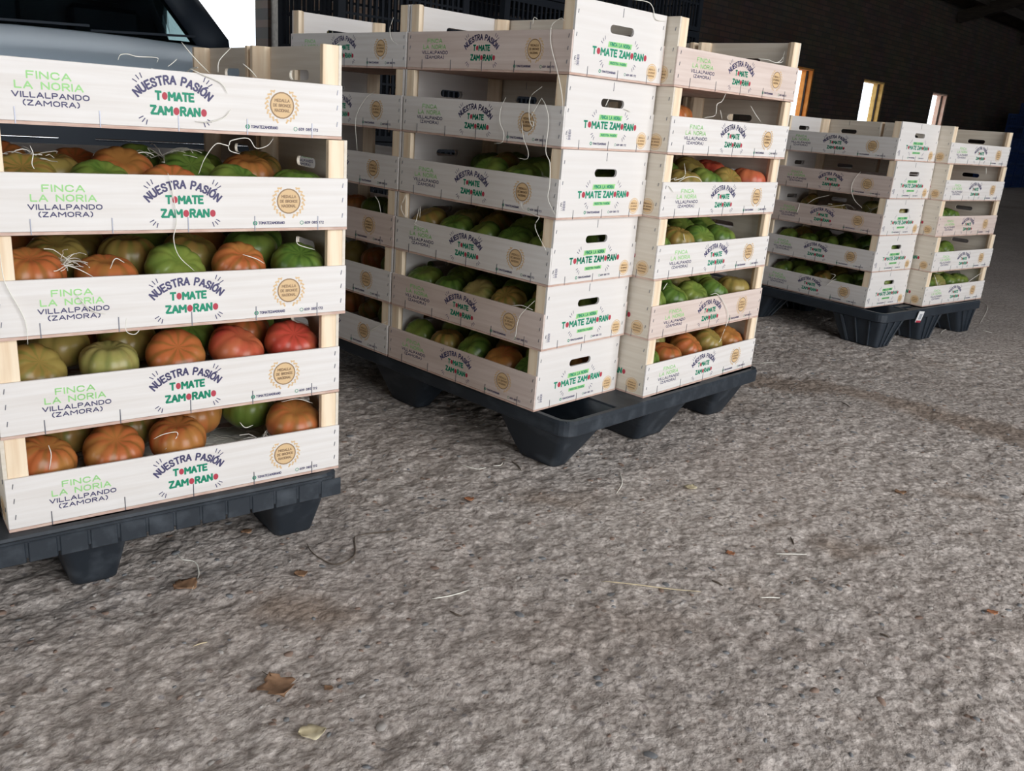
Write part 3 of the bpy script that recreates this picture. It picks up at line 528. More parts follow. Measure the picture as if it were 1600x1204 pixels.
def f_brand(p):
    p.b.add([(.1035, .0585, 0), (.176, .0600, 0), (.178, .0700, 0), (.105, .0690, 0)], [(0, 1, 2, 3)], 0)
    p.b.add([(.1110, .0262, 0), (.167, .0270, 0), (.168, .0345, 0), (.112, .0340, 0)], [(0, 1, 2, 3)], 0); n0 = len(p.b.f)
    p.text('FINCA LA NORIA', .1090, .1730, .0608, .0076, 2, wt=.2); p.text('NUESTRA PASI\u00d3N', .1150, .1640, .0280, .0048, 2, wt=.2); p.top = (n0, len(p.b.f))
    p.text('T*MATE', .0590, .1340, .0415, .0150, 2, wt=.23); p.text('ZAM*RAN*', .1400, .2290, .0415, .0150, 2, wt=.23)
    rays(p, [(.0850, .0655, 2.6), (.0885, .0705, 2.2), (.0935, .0745, 1.8), (.1870, .0745, 1.3), (.1920, .0700, .95), (.1955, .0650, .6),
          (.0860, .0310, .5), (.0890, .0265, .9), (.0935, .0230, 1.3), (.1850, .0230, 1.9), (.1895, .0265, 2.3), (.1925, .0310, 2.6)])
def f_handle2(p): p.ring(.0865, .0128, .0018, .0034, 2); p.text('TOMATEZAMORANO', .0920, .1345, .0106, .0044, 1, wt=.2)
def f_phone2(p): p.ring(.1640, .0125, .0020, .0028, 2); p.text('609 085 172', .1680, .2000, .0104, .0042, 1, wt=.2)
def f_stamp(p):
    p.disc(.2500, .0235, .0140, 4, n=20); p.ring(.2500, .0235, .0155, .0172, 4, 20)
    for i, t_ in enumerate(('MEDALLA', 'DE BRONCE', 'NACIONAL')): p.text(t_, .2500 - .0105, .2500 + .0105, .0275 - .0062 * i, .0034, 5, wt=.22)
def f_batch(p):
    for k in range(9): p.dash(.0205, .0185 + k * .0022, 0, .0065 if k % 3 else .008, .0009 + .0005 * (k % 2), 1)
    for k in range(5): p.dash(.0135, .0195 + k * .0036, 0, .002, .0012, 1)
SLAT_PR = [('place_lettering', mk(f_place)), ('slogan_lettering', mk(f_slogan)), ('medal_emblem', mk(lambda p: p.medal(.4025, .0440, .0188))), ('handle_lettering', mk(f_handle)), ('phone_lettering', mk(f_phone))]
END_PR = [('brand_lettering', mk(f_brand)), ('handle_lettering', mk(f_handle2)), ('phone_lettering', mk(f_phone2)), ('medal_emblem', mk(f_stamp)), ('batch_stamp', mk(f_batch))]

# ------------------------------------------------------------------ crates
CL, CW, CH, SH = .5, 0.2855, 0.1360, 0.0788
def crate_meshes():
    d = {}
    for key in ('ply', 'ply_pink', 'ply_cream'):
        b = MB(); b.box(0, CL, 0, .004, .0042, SH); d['slat', key] = b.mesh('side_slat', M[key], bevel=.0006)
        # end panel with a rounded handle slot, lying in the y-z plane, 5 mm thick
        b = MB(); n = 5; W0, W1 = .0042, CW - .0042
        hx, hz, cy, cz = .0365, .0080, CW / 2, .0920
        inner, outer = [], []; m_g = .004; H2 = hz + m_g
        for (sx, a0) in ((1, -PI / 2), (-1, PI / 2)):
            for k in range(9):
                a = a0 + PI * k / 8; c_, s_ = math.cos(a), math.sin(a); q = 1 / max(abs(c_), abs(s_)); yc = cy + sx * (hx - hz)
                inner.append((yc + hz * c_, cz + hz * s_)); outer.append((yc + H2 * c_ * q, cz + H2 * s_ * q))
        ya, yb_, za, zb = cy - (hx - hz) - H2, cy + (hx - hz) + H2, cz - H2, cz + H2; T = .005; N_ = len(inner)
        for x in (0, T):
            for k in range(N_):
                k2 = (k + 1) % N_; b.add([(x, *inner[k]), (x, *outer[k]), (x, *outer[k2]), (x, *inner[k2])], [(0, 1, 2, 3)] if x == 0 else [(3, 2, 1, 0)])
            for r_ in ((W0, W1, .0042, za), (W0, W1, zb, CH), (W0, ya, za, zb), (yb_, W1, za, zb)):
                b.add([(x, r_[0], r_[2]), (x, r_[1], r_[2]), (x, r_[1], r_[3]), (x, r_[0], r_[3])], [(3, 2, 1, 0)] if x == 0 else [(0, 1, 2, 3)])
        for k in range(N_):
            k2 = (k + 1) % N_; b.add([(0, *inner[k]), (T, *inner[k]), (T, *inner[k2]), (0, *inner[k2])], [(0, 1, 2, 3)])
        R4 = [(W0, .0042), (W1, .0042), (W1, CH), (W0, CH)]
        for k in range(4): b.add([(0, *R4[k]), (T, *R4[k]), (T, *R4[(k + 1) % 4]), (0, *R4[(k + 1) % 4])], [(0, 1, 2, 3)])
        me_ = b.mesh('end_panel', M['ply_end' if key == 'ply' else key], fix=False)
        d['end', key] = me_
    b = MB(); b.box(0, CL, 0, CW, 0, .004); d['bottom'] = b.mesh('bottom_board', M['ply_edge'])
    b = MB(); b.add([(0, 0, .0042), (.026, 0, .0042), (.026, .010, .0042), (.010, .026, .0042), (0, .026, .0042), (0, 0, CH - .0003), (.026, 0, CH - .0003), (.026, .010, CH - .0003), (.010, .026, CH - .0003), (0, .026, CH - .0003)],
                    [(4, 3, 2, 1, 0), (5, 6, 7, 8, 9)] + [(i, (i + 1) % 5, (i + 1) % 5 + 5, i + 5) for i in range(5)])
    d['post'] = b.mesh('corner_post', M['post'], bevel=.0008)
    b = MB(); R_ = random.Random(5)
    for u in (.054, .152, .2525, .3495, .450): b.box(u - .0006, u + .0006, -.0007, 0, .0005, .0185 + R_.uniform(0, .004))
    for u in (.009, .491):
        for v in (.022, .046, .068): b.bar((u, -.0004, v - .0035), (u + .0012, -.0004, v + .0035), .0012, .0008)
    d['st_slat'] = b.mesh('staples', M['steel'])
    b = MB()
    for u in (.050, .141, .236): b.box(u - .0005, u + .0005, -.0007, 0, .0005, .0185)
    b.box(.1405, .1415, -.0007, 0, .116, .1325)
    for u in (.010, .272):
        for v in (.03, .072, .112): b.bar((u, -.0004, v - .0035), (u + .001, -.0004, v + .0035), .0011, .0008)
    d['st_end'] = b.mesh('staples', M['steel'])
    return d
CM = crate_meshes()
CRATES = {}
def build_crate(name_key, loc, yaw, wood, wood_end, label, group, detail=2, rear=False):
    c = empty('wooden_crate', loc, yaw, label, 'crate', group); CRATES[name_key] = c
    mobj('bottom_board', CM['bottom'], c)
    s0 = mobj('side_slat', CM['slat', wood], c); s1 = mobj('side_slat', CM['slat', wood], c, (CL, CW, 0), (0, 0, PI))
    e0 = mobj('end_panel', CM['end', wood_end], c); e1 = mobj('end_panel', CM['end', wood_end], c, (CL, CW, 0), (0, 0, PI))
    for x, y, a in ((.005, .0041, 0), (CL - .005, .0041, PI / 2), (CL - .005, CW - .0041, PI), (.005, CW - .0041, -PI / 2)): mobj('corner_post', CM['post'], c, (x, y, 0), (0, 0, a))
    rs = (PI / 2, 0, 0)
    if detail >= 1:
        [mobj(a_, m_, s0, (0, -.00025, 0), rs) for a_, m_ in SLAT_PR]; tag(mobj('staples', CM['st_slat'], s0), kind='stuff')
        for e_ in (e0, e1): [mobj(a_, m_, e_, (-.00025, CW, 0), (PI / 2, 0, -PI / 2)) for a_, m_ in END_PR]
        [tag(mobj('staples', CM['st_end'], e_, (0, CW, 0), (0, 0, -PI / 2)), kind='stuff') for e_ in (e0, e1)]
    return c
PZ, Z0 = 0.1367, .1362
FIT = {('A', 0): [-0.6778, 1.0719, 0.6766], ('A', 1): [-0.6765, 1.0726, 0.689], ('A', 2): [-0.6715, 1.0739, 0.6758], ('A', 3): [-0.6716, 1.0727, 0.6729], ('A', 4): [-0.6787, 1.0727, 0.687], ('B', 0): [0.0499, 1.7607, 0.8223], ('B', 1): [0.0546, 1.7517, 0.8221], ('B', 2): [0.0577, 1.751, 0.8211], ('B', 3): [0.061, 1.7437, 0.8114], ('B', 4): [0.0591, 1.7455, 0.8003], ('B', 5): [0.0618, 1.7405, 0.7907], ('C', 0): [0.3045, 1.9204, 0.8227], ('C', 1): [0.3009, 1.9211, 0.8223], ('C', 2): [0.2962, 1.9204, 0.8211], ('C', 3): [0.2913, 1.9202, 0.8114], ('C', 4): [0.2918, 1.9191, 0.8], ('C', 5): [0.2878, 1.9201, 0.7904], ('D', 0): [1.3143, 3.275, 0.6819], ('D', 1): [1.3152, 3.2753, 0.6873], ('D', 2): [1.3163, 3.274, 0.6888], ('D', 3): [1.3243, 3.2709, 0.6926], ('D', 4): [1.3168, 3.273, 0.6852], ('E', 0): [1.5881, 3.4018, 0.682], ('E', 1): [1.5941, 3.4016, 0.6872], ('E', 2): [1.5826, 3.407, 0.6889], ('E', 3): [1.5824, 3.4086, 0.6927], ('E', 4): [1.5726, 3.4128, 0.6852]}
BASE = {'A': (-0.6752, 1.0728, 0.6803), 'B': (0.0574, 1.7489, 0.8113), 'C': (0.2954, 1.9202, 0.8113), 'D': (1.3174, 3.2736, 0.6871), 'E': (1.584, 3.4063, 0.6872)}
def frame(base, lx, ly): x, y, a = base; return (x + lx * math.cos(a) - ly * math.sin(a), y + lx * math.sin(a) + ly * math.cos(a))
TIER = ['lowest', 'second-lowest', 'third-lowest', 'fourth-lowest', 'fifth-lowest', 'sixth-lowest', 'seventh-lowest']
def tier(k, n): return 'topmost' if k == n - 1 else TIER[k]
WHERE = {}; SHORT = {'A': 'left front stack', 'Ab': 'left rear stack', 'An': 'left edge stack', 'B': 'middle near stack', 'Bb': 'middle far-left stack', 'C': 'middle right-hand stack', 'Cb': 'middle hidden stack', 'D': 'right near stack', 'Db': 'right far-left stack', 'E': 'rightmost stack', 'Eb': 'rightmost rear stack'}
def stack(key, base_key, n, lx, ly, kind, where, woods, ends=None, detail=1, wob=.003, k0=0):
    """kind L: long face to the camera; kind E: end panel to the camera"""
    R_ = random.Random(sum(map(ord, key)))
    for k in range(k0, n):
        b = FIT.get((base_key, k), BASE[base_key])
        wd = woods[k % len(woods)]; we = (ends or ['ply'])[k % len(ends or ['ply'])]
        if kind == 'L': loc = frame(b, lx, ly); yaw = b[2]
        else: loc = frame(b, lx, ly + CL); yaw = b[2] - PI / 2
        WHERE[key, k] = '%s crate, %s' % (tier(k, n), SHORT[key])
        build_crate((key, k), (loc[0], loc[1], Z0 + PZ * k), yaw, wd, we, 'pale printed wooden crate, %s in the %s' % (tier(k, n), where), 'printed wooden tomato crates', detail)
P_, K_, C_ = 'ply', 'ply_pink', 'ply_cream'
stack('A', 'A', 5, 0, 0, 'L', 'left foreground stack', [P_, P_, P_, P_, P_], [C_])
stack('Ab', 'A', 5, 0, .290, 'L', 'stack directly behind left foreground stack', [P_], [C_])
stack('An', 'A', 4, -.289, .056, 'E', 'stack cut off at left edge', [P_], [P_])
stack('B', 'B', 6, 0, 0, 'E', 'middle pallet stack nearest the camera', [K_, K_, P_, P_, P_, K_], [P_])
stack('Bb', 'B', 6, 0, .506, 'E', 'middle pallet stack at far left', [P_, P_, K_, P_, P_, P_], [P_])
stack('C', 'C', 6, 0, 0, 'L', 'middle pallet stack on the right', [P_, K_, P_, P_, P_, K_], [C_])
stack('Cb', 'C', 6, 0, .292, 'L', 'middle pallet stack behind the right one', [P_], [C_])
stack('D', 'D', 5, 0, 0, 'E', 'right pallet stack nearest the camera', [P_, P_, K_, K_, P_], [P_])
stack('Db', 'D', 5, 0, .506, 'E', 'right pallet stack at far left', [P_], [P_])
stack('E', 'E', 5, 0, 0, 'L', 'right pallet stack at right end', [P_, P_, K_, P_, P_], [C_])
stack('Eb', 'E', 5, 0, .292, 'L', 'right pallet stack behind its right end', [P_], [C_])
# ------------------------------------------------------------------ pallets
def pallet(base, cx, ly0, ribbed, label, feet_top, feet_bot, rows, worn=True, ribs_on_rim=False, slots=False):
    """80 x 120 cm nestable plastic pallet; local x across (front edge), y away from the camera"""
    x0, x1 = cx - .40, cx + .40; y0, y1 = ly0, ly0 + 1.2
    loc = frame(base, 0, 0); p = empty('plastic_pallet', (loc[0], loc[1], 0), base[2], label, 'pallet')
    mt = M['plastic_worn'] if worn else M['plastic']; ZT = .1360
    fx = [(cx + a, cx + b_) for a, b_ in feet_top]; bx = [(cx + a, cx + b_) for a, b_ in feet_bot]
    fy = [(ly0 + a, ly0 + b_) for a, b_ in rows]
    xs = sorted({x0 + .012, x1 - .012, *[v for a in fx for v in a]}); ys = sorted({y0 + .012, y1 - .012, *[v for a in fy for v in a]})
    b = MB()
    def hole(xa, xb, ya, yb): return any(a <= (xa + xb) / 2 <= c for a, c in fx) and any(a <= (ya + yb) / 2 <= c for a, c in fy)
    for i in range(len(xs) - 1):
        for j in range(len(ys) - 1):
            if hole(xs[i], xs[i + 1], ys[j], ys[j + 1]): continue
            xa, xb, ya, yb = xs[i], xs[i + 1], ys[j], ys[j + 1]
            if slots and (xb - xa) > .05 and (yb - ya) > .05:
                n = max(2, int((yb - ya) / .045)); d_ = (yb - ya) / n
                for k in range(n): b.box(xa, xb, ya + k * d_, ya + k * d_ + d_ * .55, ZT - .012, ZT)
                b.box(xa, xa + .01, ya, yb, ZT - .014, ZT - .002); b.box(xb - .01, xb, ya, yb, ZT - .014, ZT - .002)
            else: b.box(xa, xb, ya, yb, ZT - .012, ZT)
    mobj('deck', b.mesh('deck', mt), p)
    b = MB(); cyy = (y0 + y1) / 2
    o_ = [rr(cx, cyy, .40 - d_, .60 - d_, .035, z, 5) for d_, z in ((.006, .100), (.0, .104), (.0, .130), (.004, ZT + .0004))]
    i_ = [rr(cx, cyy, .385, .585, .024, z, 5) for z in (ZT + .0004, .100)]
    b.loft(o_ + i_ + [o_[0]], caps=(False, False)); rim = mobj('rim', b.mesh('rim', mt, smooth=False), p)
    if ribs_on_rim:
        b = MB()
        for k in range(19): xx = x0 + .04 + k * .040; b.box(xx, xx + .0372, y0 - .0015, y0 + .002, .096, .127)
        b.box(x0 + .02, x1 - .02, y0 - .004, y0 + .003, .1285, .1325)
        mobj('rim_ribs', b.mesh('rim_ribs', mt, bevel=.0015), rim)
    for i in range(3):
        for j in range(3):
            (a0, a1), (c0, c1) = fx[i], bx[i]; e0, e1 = fy[j]
            tp = .062 if j == 0 else .07
            g0, g1 = (e0 + (.062 if not ribbed else .015), e1 - .062) if j == 0 else ((e0 + .06, e1 - .06) if j == 1 else (e0 + .062, e1 - .05))
            R_ = []
            for z, f in ((ZT - .004, 0), (.10, .22), (.05, .6), (.006, .96), (0, 1.0)):
                q0 = a0 + (c0 - a0) * f; q1 = a1 + (c1 - a1) * f; h0 = e0 + (g0 - e0) * f; h1 = e1 + (g1 - e1) * f
                R_.append(rr((q0 + q1) / 2, (h0 + h1) / 2, (q1 - q0) / 2, (h1 - h0) / 2, min(.016, (q1 - q0) / 2.2), max(z, .0006), 4))
            R_[-1] = [v.copy() for v in R_[-1]]
            inn = []
            for z, f in ((.012, .95), (.05, .6), (.10, .22), (ZT - .004, 0)):
                q0 = a0 + (c0 - a0) * f + .004; q1 = a1 + (c1 - a1) * f - .004; h0 = e0 + (g0 - e0) * f + .004; h1 = e1 + (g1 - e1) * f - .004
                inn.append(rr((q0 + q1) / 2, (h0 + h1) / 2, (q1 - q0) / 2, (h1 - h0) / 2, min(.013, (q1 - q0) / 2.3), z, 4))
            b = MB(); b.loft(R_[::-1], caps=(True, False)); b.loft(inn, caps=(True, False))
            b.loft([R_[0], inn[-1]], caps=(False, False))
            ft = mobj('foot', b.mesh('foot', mt, fix=True), p)
            for pf in ft.data.polygons: pf.use_smooth = abs(pf.normal.z) < .8
            if ribbed:
                b = MB(); nr = 3
                for k in range(nr):
                    f = (k + .8) / (nr + .6)
                    ta, tb = h_at(a0, a1, f), h_at(c0, c1, f)
                    b.bar((ta, e0 - .001, .120), (tb, g0 - .001, .004), .010, .006)
                    b.bar((h_at(a0, c0, 0) - .0015, h_at(e0, e1, f), .120), (c0 - .0015, h_at(g0, g1, f), .004), .006, .010)
                mobj('foot_ribs', b.mesh('foot_ribs', mt, bevel=.001), ft)
    return p
def h_at(a, b, f): return a + (b - a) * f
bA, bB, bD = BASE['A'], BASE['B'], BASE['D']
pallet(bB, .405, -.083, False, 'dark plastic pallet with smooth tapered feet under the middle crates',
       [(-.385, -.215), (-.085, .125), (.215, .385)], [(-.345, -.295), (-.042, .072), (.282, .362)], [(.012, .25), (.49, .72), (.95, 1.185)])
pallet(bA, .095, -.020, False, 'dark plastic pallet with ribbed rim under the left foreground crates',
       [(-.385, -.28), (-.045, .065), (.275, .39)], [(-.345, -.275), (-.015, .052), (.312, .383)], [(.012, .25), (.49, .72), (.95, 1.185)], ribs_on_rim=True)
pD = pallet(bD, .365, -.100, True, 'dark plastic pallet with deeply ribbed feet under the right crates',
       [(-.39, -.19), (-.10, .10), (.19, .39)], [(-.375, -.285), (-.055, .04), (.285, .37)], [(.008, .24), (.49, .72), (.95, 1.185)], worn=False, slots=True)
b = MB(); b.box(.0, .05, 0, .002, 0, .045, 0); b.box(.012, .038, -.0008, 0, .012, .035, 1); b.box(0.002, .048, -.0006, 0, 0, .008, 2)
lt = mobj('paper_tag', b.mesh('paper_tag', [M['white_plastic'], mat('grey_print', (.35, .37, .40), .6), M['p_red']]), pD, (.195, -.106, .090), (0.15, .12, .1)); lt['label'] = 'white paper tag with red edge'

# ------------------------------------------------------------------ tomatoes
def tomato_mesh(seed, key, ribs):
    R_ = random.Random(seed); b = MB(); nu, nv = 54, 16; ph = R_.uniform(0, 6); amp = R_.uniform(.05, .11); rings = []
    e = R_.uniform(.92, 1.0); hz = R_.uniform(.68, .80)
    for j in range(nv + 1):
        th = PI * j / nv; ring = []
        for i in range(nu):
            u = 2 * PI * i / nu; s_ = math.sin(th)
            rib = 1 - amp * (1 - abs(math.cos(ribs * u / 2 + ph)) ** .6) * (.35 + .65 * (math.cos(th) * .5 + .5))
            r_ = (s_ ** .82 if s_ > 0 else 0) * rib * (1 + .02 * math.sin(2 * u + ph)); z = math.cos(th)
            zz = hz * (abs(z) ** .85) * (1 if z > 0 else -1)
            if z > 0: zz -= .26 * math.exp(-(r_ / .30) ** 2) + .055 * (1 - abs(math.cos(ribs * u / 2 + ph))) * s_ * (1 - s_ * .6)
            ring.append(Vector((r_ * math.cos(u) * .047 * e, r_ * math.sin(u) * .047, zz * .047)))
        rings.append(ring)
    b.loft(rings[1:-1]); return b.mesh('ribbed_tomato', TM[key], smooth=True)
TMESH = {k: [tomato_mesh(hash_, k, rb) for hash_, rb in ((1 + i * 5, 9), (2 + i * 5, 8), (3 + i * 5, 10))] for i, k in enumerate(TM)}
b = MB(); b.loft([[Vector((r_ * math.cos(a * PI / 4) * (1.15 if a % 2 else .75), r_ * math.sin(a * PI / 4) * (1.15 if a % 2 else .75), z)) for a in range(8)] for r_, z in ((.0055, 0), (.0045, .0012), (.002, .0004))])
scar = b.mesh('stem_scar', mat('brown_stem_scar', (.16, .11, .05), .8))
# straw bedding pads
def pad_mesh(seed):
    R_ = random.Random(seed); b = MB(); nx, ny = 16, 9; vs = []
    for i in range(nx + 1):
        for j in range(ny + 1):
            e_ = i in (0, nx) or j in (0, ny)
            vs.append((.034 + (CL - .068) * i / nx, .034 + (CW - .068) * j / ny, .006 if e_ else .016 + R_.uniform(-.004, .004)))
    b.add(vs, [(i * (ny + 1) + j, (i + 1) * (ny + 1) + j, (i + 1) * (ny + 1) + j + 1, i * (ny + 1) + j + 1) for i in range(nx) for j in range(ny)])
    for k in range(70):
        x, y = R_.uniform(.05, CL - .05), R_.uniform(.05, CW - .05); a = R_.uniform(0, 6.3); pts = []
        z = R_.uniform(.016, .021)
        for q_ in range(6):
            pts.append((min(max(x, .02), CL - .02), min(max(y, .02), CW - .02), z)); x += .011 * math.cos(a); y += .011 * math.sin(a); z = min(max(z + R_.uniform(-.004, .004), .015), .024); a += R_.uniform(-.7, .7)
        b.tube(pts, .0006, 3)
    return b.mesh('straw_bedding', M['straw'])
PADS = [pad_mesh(1), pad_mesh(2)]
def tuft_mesh(seed, n=16, spread=.035):
    R_ = random.Random(seed); b = MB()
    for k in range(n):
        a = R_.uniform(0, 6.3); r0 = R_.uniform(0, spread * .6); x, y, z = r0 * math.cos(a), r0 * math.sin(a), R_.uniform(0, .01); a = R_.uniform(0, 6.3); el = R_.uniform(-.1, .9); pts = []
        for q_ in range(7):
            pts.append((x, y, max(z, .0006))); x += .008 * math.cos(a) * math.cos(el); y += .008 * math.sin(a) * math.cos(el); z += .008 * math.sin(el); a += R_.uniform(-.6, .6); el -= R_.uniform(0, .45)
        b.tube(pts, .0007, 3)
    return b.mesh('straw_tuft', M['straw'])
TUFTS = [tuft_mesh(i) for i in range(4)]
ORD = ['first', 'second', 'third', 'fourth', 'fifth', 'sixth']
ROWN = ['front row', 'middle row', 'back row']
CNAME = {'red': 'red', 'orange': 'orange', 'olive': 'half-ripe', 'pale green': 'pale green', 'green': 'green'}
def fill(key, k, rows, base_z=.0205, face='L', seed=0, dz=.0, bed=True):
    """rows: strings from the visible long side to the back; letters r o h p g or - for a gap"""
    R_ = random.Random(seed * 31 + k + sum(map(ord, key))); c = CRATES[key, k]; Mw = Matrix.Translation(c.location) @ Matrix.Rotation(c.rotation_euler.z, 4, 'Z')
    pd = mobj('straw_bedding', PADS[k % 2]); pd.location = c.location + Vector((0, 0, .0)); pd.rotation_euler = c.rotation_euler
    tag(pd, 'pale wood-wool bedding under tomatoes in ' + WHERE[key, k], 'straw', 'wood-wool bedding', 'stuff')
    L_ = {'r': 'red', 'o': 'orange', 'h': 'olive', 'p': 'pale green', 'g': 'green'}
    ny = len(rows); ys = {1: [.14], 2: [.085, .19], 3: [.056, .139, .224]}[ny]
    for j, row in enumerate(rows):
        n = len(row); stag = ny == 3 and j == 1; sp_ = (CL - .116) / max(n - 1, 1)
        for i, ch in enumerate(row[:-1] if stag else row):
            if ch == '-': continue
            kc = L_[ch]; x = .058 + sp_ * (i + (.5 if stag else 0)) + R_.uniform(-.002, .002); y = ys[j] + R_.uniform(-.002, .002)
            sc = min(R_.uniform(.90, .99) if ny == 3 and j < 2 else R_.uniform(.86, .94), sp_ / .094)
            hz_ = .035 * sc
            z = .027 + hz_ + dz + (.011 if j else .0) + R_.uniform(0, .008)
            z = min(z, CH - hz_ - .008)
            o = mobj('ribbed_tomato', R_.choice(TMESH[kc])); o.location = Mw @ Vector((x, y, z)); o.scale = (sc,) * 3
            o.rotation_euler = (0, 0, 0); o.rotation_euler = (Matrix.Rotation(R_.uniform(.05, .75), 3, Vector((math.cos(c.rotation_euler.z + R_.uniform(-.9, .9)), math.sin(c.rotation_euler.z), 0))) @ Matrix.Rotation(R_.uniform(0, 6.3), 3, 'Z')).to_euler()
            tag(o, '%s ribbed tomato, %s in %s, %s' % (CNAME[kc], ORD[i], ROWN[j if ny == 3 else (0 if j == 0 else 2)], WHERE[key, k]), 'tomato', 'ribbed tomatoes, ' + WHERE[key, k])
            s_ = mobj('stem_scar', scar, o, (0, 0, .0215))
fill('A', 0, ['ooogo'.replace('g', '-'), 'hhogo', 'ohggh'], dz=.010)
fill('A', 1, ['hporr', 'hhgor', 'pohog'], dz=.012)
fill('A', 2, ['oogog', 'hhhgg', 'ohgog'], dz=.008)
fill('A', 3, ['hgogg', 'hogog', 'ooggh'], dz=-.009)
fill('Ab', 0, ['hohgg'], dz=.006); fill('Ab', 1, ['hphog'], dz=.006); fill('Ab', 2, ['hhogg'], dz=.006);
for k, rows in enumerate((['ghgog', 'gghgg', 'hggho'], ['ggphg', 'ggghg', 'hgggg'], ['hgggg', 'phggg', 'pphgg'], ['--gg-', '-hg--', 'ggh-g'])): fill('B', k, rows, dz=.0)
for k, rows in enumerate((['gohgo'], ['ghogg'], ['hoggg'])): fill('Bb', k, rows, dz=.0)
for k, rows in enumerate((['gooho', 'ppopo', 'pohgo'], ['ggggh', 'ggpgg', 'ggpgh'], ['ghgg-', 'gpgg-', 'ghgg-'], ['-hghr', 'hghrr', 'ohgor'], ['o----', 'oo---', '-----'])): fill('C', k, rows, dz=.008)
for k, rows in enumerate((['gghgg', 'gghgg'], ['ggggg', 'hgggg'], ['--h-p', 'h--pp'])): fill('D', k, rows, dz=.002)
for k, rows in enumerate((['ggpgg', 'ggggg'], ['ggg--', 'gg---'], ['ggg--', 'gg---'])): fill('E', k, rows, dz=.006)

# straw
def strand(name, pts, r, m_, label, cat, group, floor_=False):
    P = [Vector(p) for p in pts]; o0 = P[0].copy(); b = MB(); b.tube([p - o0 for p in smooth_path(P)], r, 4, taper=True)
    o = mobj(name, b.mesh(name, m_, smooth=True)); o.location = o0; return tag(o, label, cat, group)
cnt = {}
RK = ['first', 'second', 'third', 'fourth', 'fifth', 'sixth', 'seventh', 'eighth', 'ninth', 'tenth', 'eleventh']
rank = {}
_g = {}
for i_, (key, pts) in enumerate(STRANDS): _g.setdefault(key, []).append((min(p[0] / max(p[1], .1) for p in pts), i_))
for key in _g:
    for q_, (_, i_) in enumerate(sorted(_g[key])): rank[i_] = RK[q_]
for i_, (key, pts) in enumerate(STRANDS):
    cnt[key] = cnt.get(key, 0) + 1; w_ = WHERE[key[0], int(key[1:])]; n = cnt[key]
    pts = [Vector(p) for p in pts]
    if len(pts) == 4 and pts[0] == pts[3]: pts = pts[:3] + [pts[0] + Vector((.001, 0, .002))]
    rad = .0011 if key[0] in 'DE' else (.0009 if key[0] in 'BC' else .0007)
    strand('straw_strand', pts, rad, M['straw'], 'pale curly straw strand, %s from the left, on %s' % (rank[i_], w_), 'straw', 'loose straw strands')
def tuft(key, k, x, y, z, i, sc=1.0, where='left'):
    c = CRATES[key, k]; Mw = Matrix.Translation(c.location) @ Matrix.Rotation(c.rotation_euler.z, 4, 'Z')
    o = mobj('straw_tuft', TUFTS[i % 4]); o.location = Mw @ Vector((x, y, z)); o.rotation_euler = (0, 0, i * 1.3); o.scale = (sc,) * 3
    tag(o, 'tangle of pale straw, %s side, in %s' % (where, WHERE[key, k]), 'straw', 'straw tangles')
for a in [('A', 0, .385, .05, .05, 0, 1.0, 'right'), ('A', 2, .10, .05, .085, 1, .8, 'left'), ('A', 3, .08, .10, .085, 2, .9, 'left'), ('A', 3, .27, .16, .085, 3, 1.0, 'middle'), ('A', 4, .30, .10, .03, 1, 1.6, 'middle'), ('C', 5, .37, .14, .05, 0, 1.3, 'right'), ('C', 5, .29, .14, .045, 1, 1.1, 'middle'), ('C', 3, .08, .05, .07, 2, .9, 'left'),
          ('C', 2, .30, .10, .07, 3, .9, 'middle'), ('C', 1, .38, .10, .07, 0, .9, 'right'), ('C', 0, .30, .14, .09, 1, .8, 'middle'), ('D', 3, .22, .09, .05, 2, 1.4, 'middle'), ('D', 3, .38, .09, .05, 3, 1.3, 'right'), ('D', 2, .25, .09, .06, 0, 1.5, 'middle'), ('D', 2, .40, .09, .06, 1, 1.3, 'right'), ('B', 3, .40, .09, .05, 2, 1.2, 'right'), ('B', 4, .38, .09, .045, 3, 1.2, 'right')]: tuft(*a)
# floor litter
def gz(x, y):
    p = Vector((x, y, 0)); return float(floor_h(np.array(p.dot(US)), np.array(p.dot(UT))))
LN = ['long thin pale straw curved beside the middle pallet foot', 'short white straw on bare floor at right, the nearer of two', 'tiny white straw lying flat below the longer white one', 'very long tan straw stretched across the centre floor', 'pale straw in the centre left foreground', 'short cream straw near the bottom left corner', 'bent pale straw by the left pallet foot', 'short straw left of the middle pallet corner foot', 'small hooked white straw beside the middle pallet corner foot', 'short pale straw on floor behind middle pallet', 'looping pale straw in front of the right pallet feet', 'pale straw dangling off the right pallet end', 'pale wavy straw at the far right edge', 'small pale straw right of the right pallet']
for i, pts in enumerate(GROUND['light']):
    P = [Vector((x, y, gz(x, y) + .0016)) for x, y in pts]; strand('straw_strand', P, .0011, M['straw'] if i not in (3, 5) else M['straw_dry'], LN[i], 'straw', 'straw on the floor')
DN = ['dark curved stem lying near the left pallet foot', 'thin dark twig running on from the curved stem', 'small black twig in the left foreground', 'dark forked twig by the middle pallet corner foot', 'thin brown twig at centre right', 'dark twig on the floor behind the middle pallet', 'short dark twig above the white straw', 'tiny dark twig at right foreground']
for i, pts in enumerate(GROUND['dark']):
    P = [Vector((x, y, gz(x, y) + .0018)) for x, y in pts]; strand('twig', P, .0014 if i < 2 else .0018, M['twig'], DN[i], 'twig', 'twigs on the floor')
leafm = [noisy('brown_leaf', (.20, .11, .06), (.36, .21, .12), (50, 50, 50), 4, .7, .3), noisy('pale_leaf', (.50, .42, .26), (.62, .55, .38), (50, 50, 50), 4, .7, .3), noisy('rust_leaf', (.34, .13, .06), (.48, .22, .11), (50, 50, 50), 4, .7, .3)]
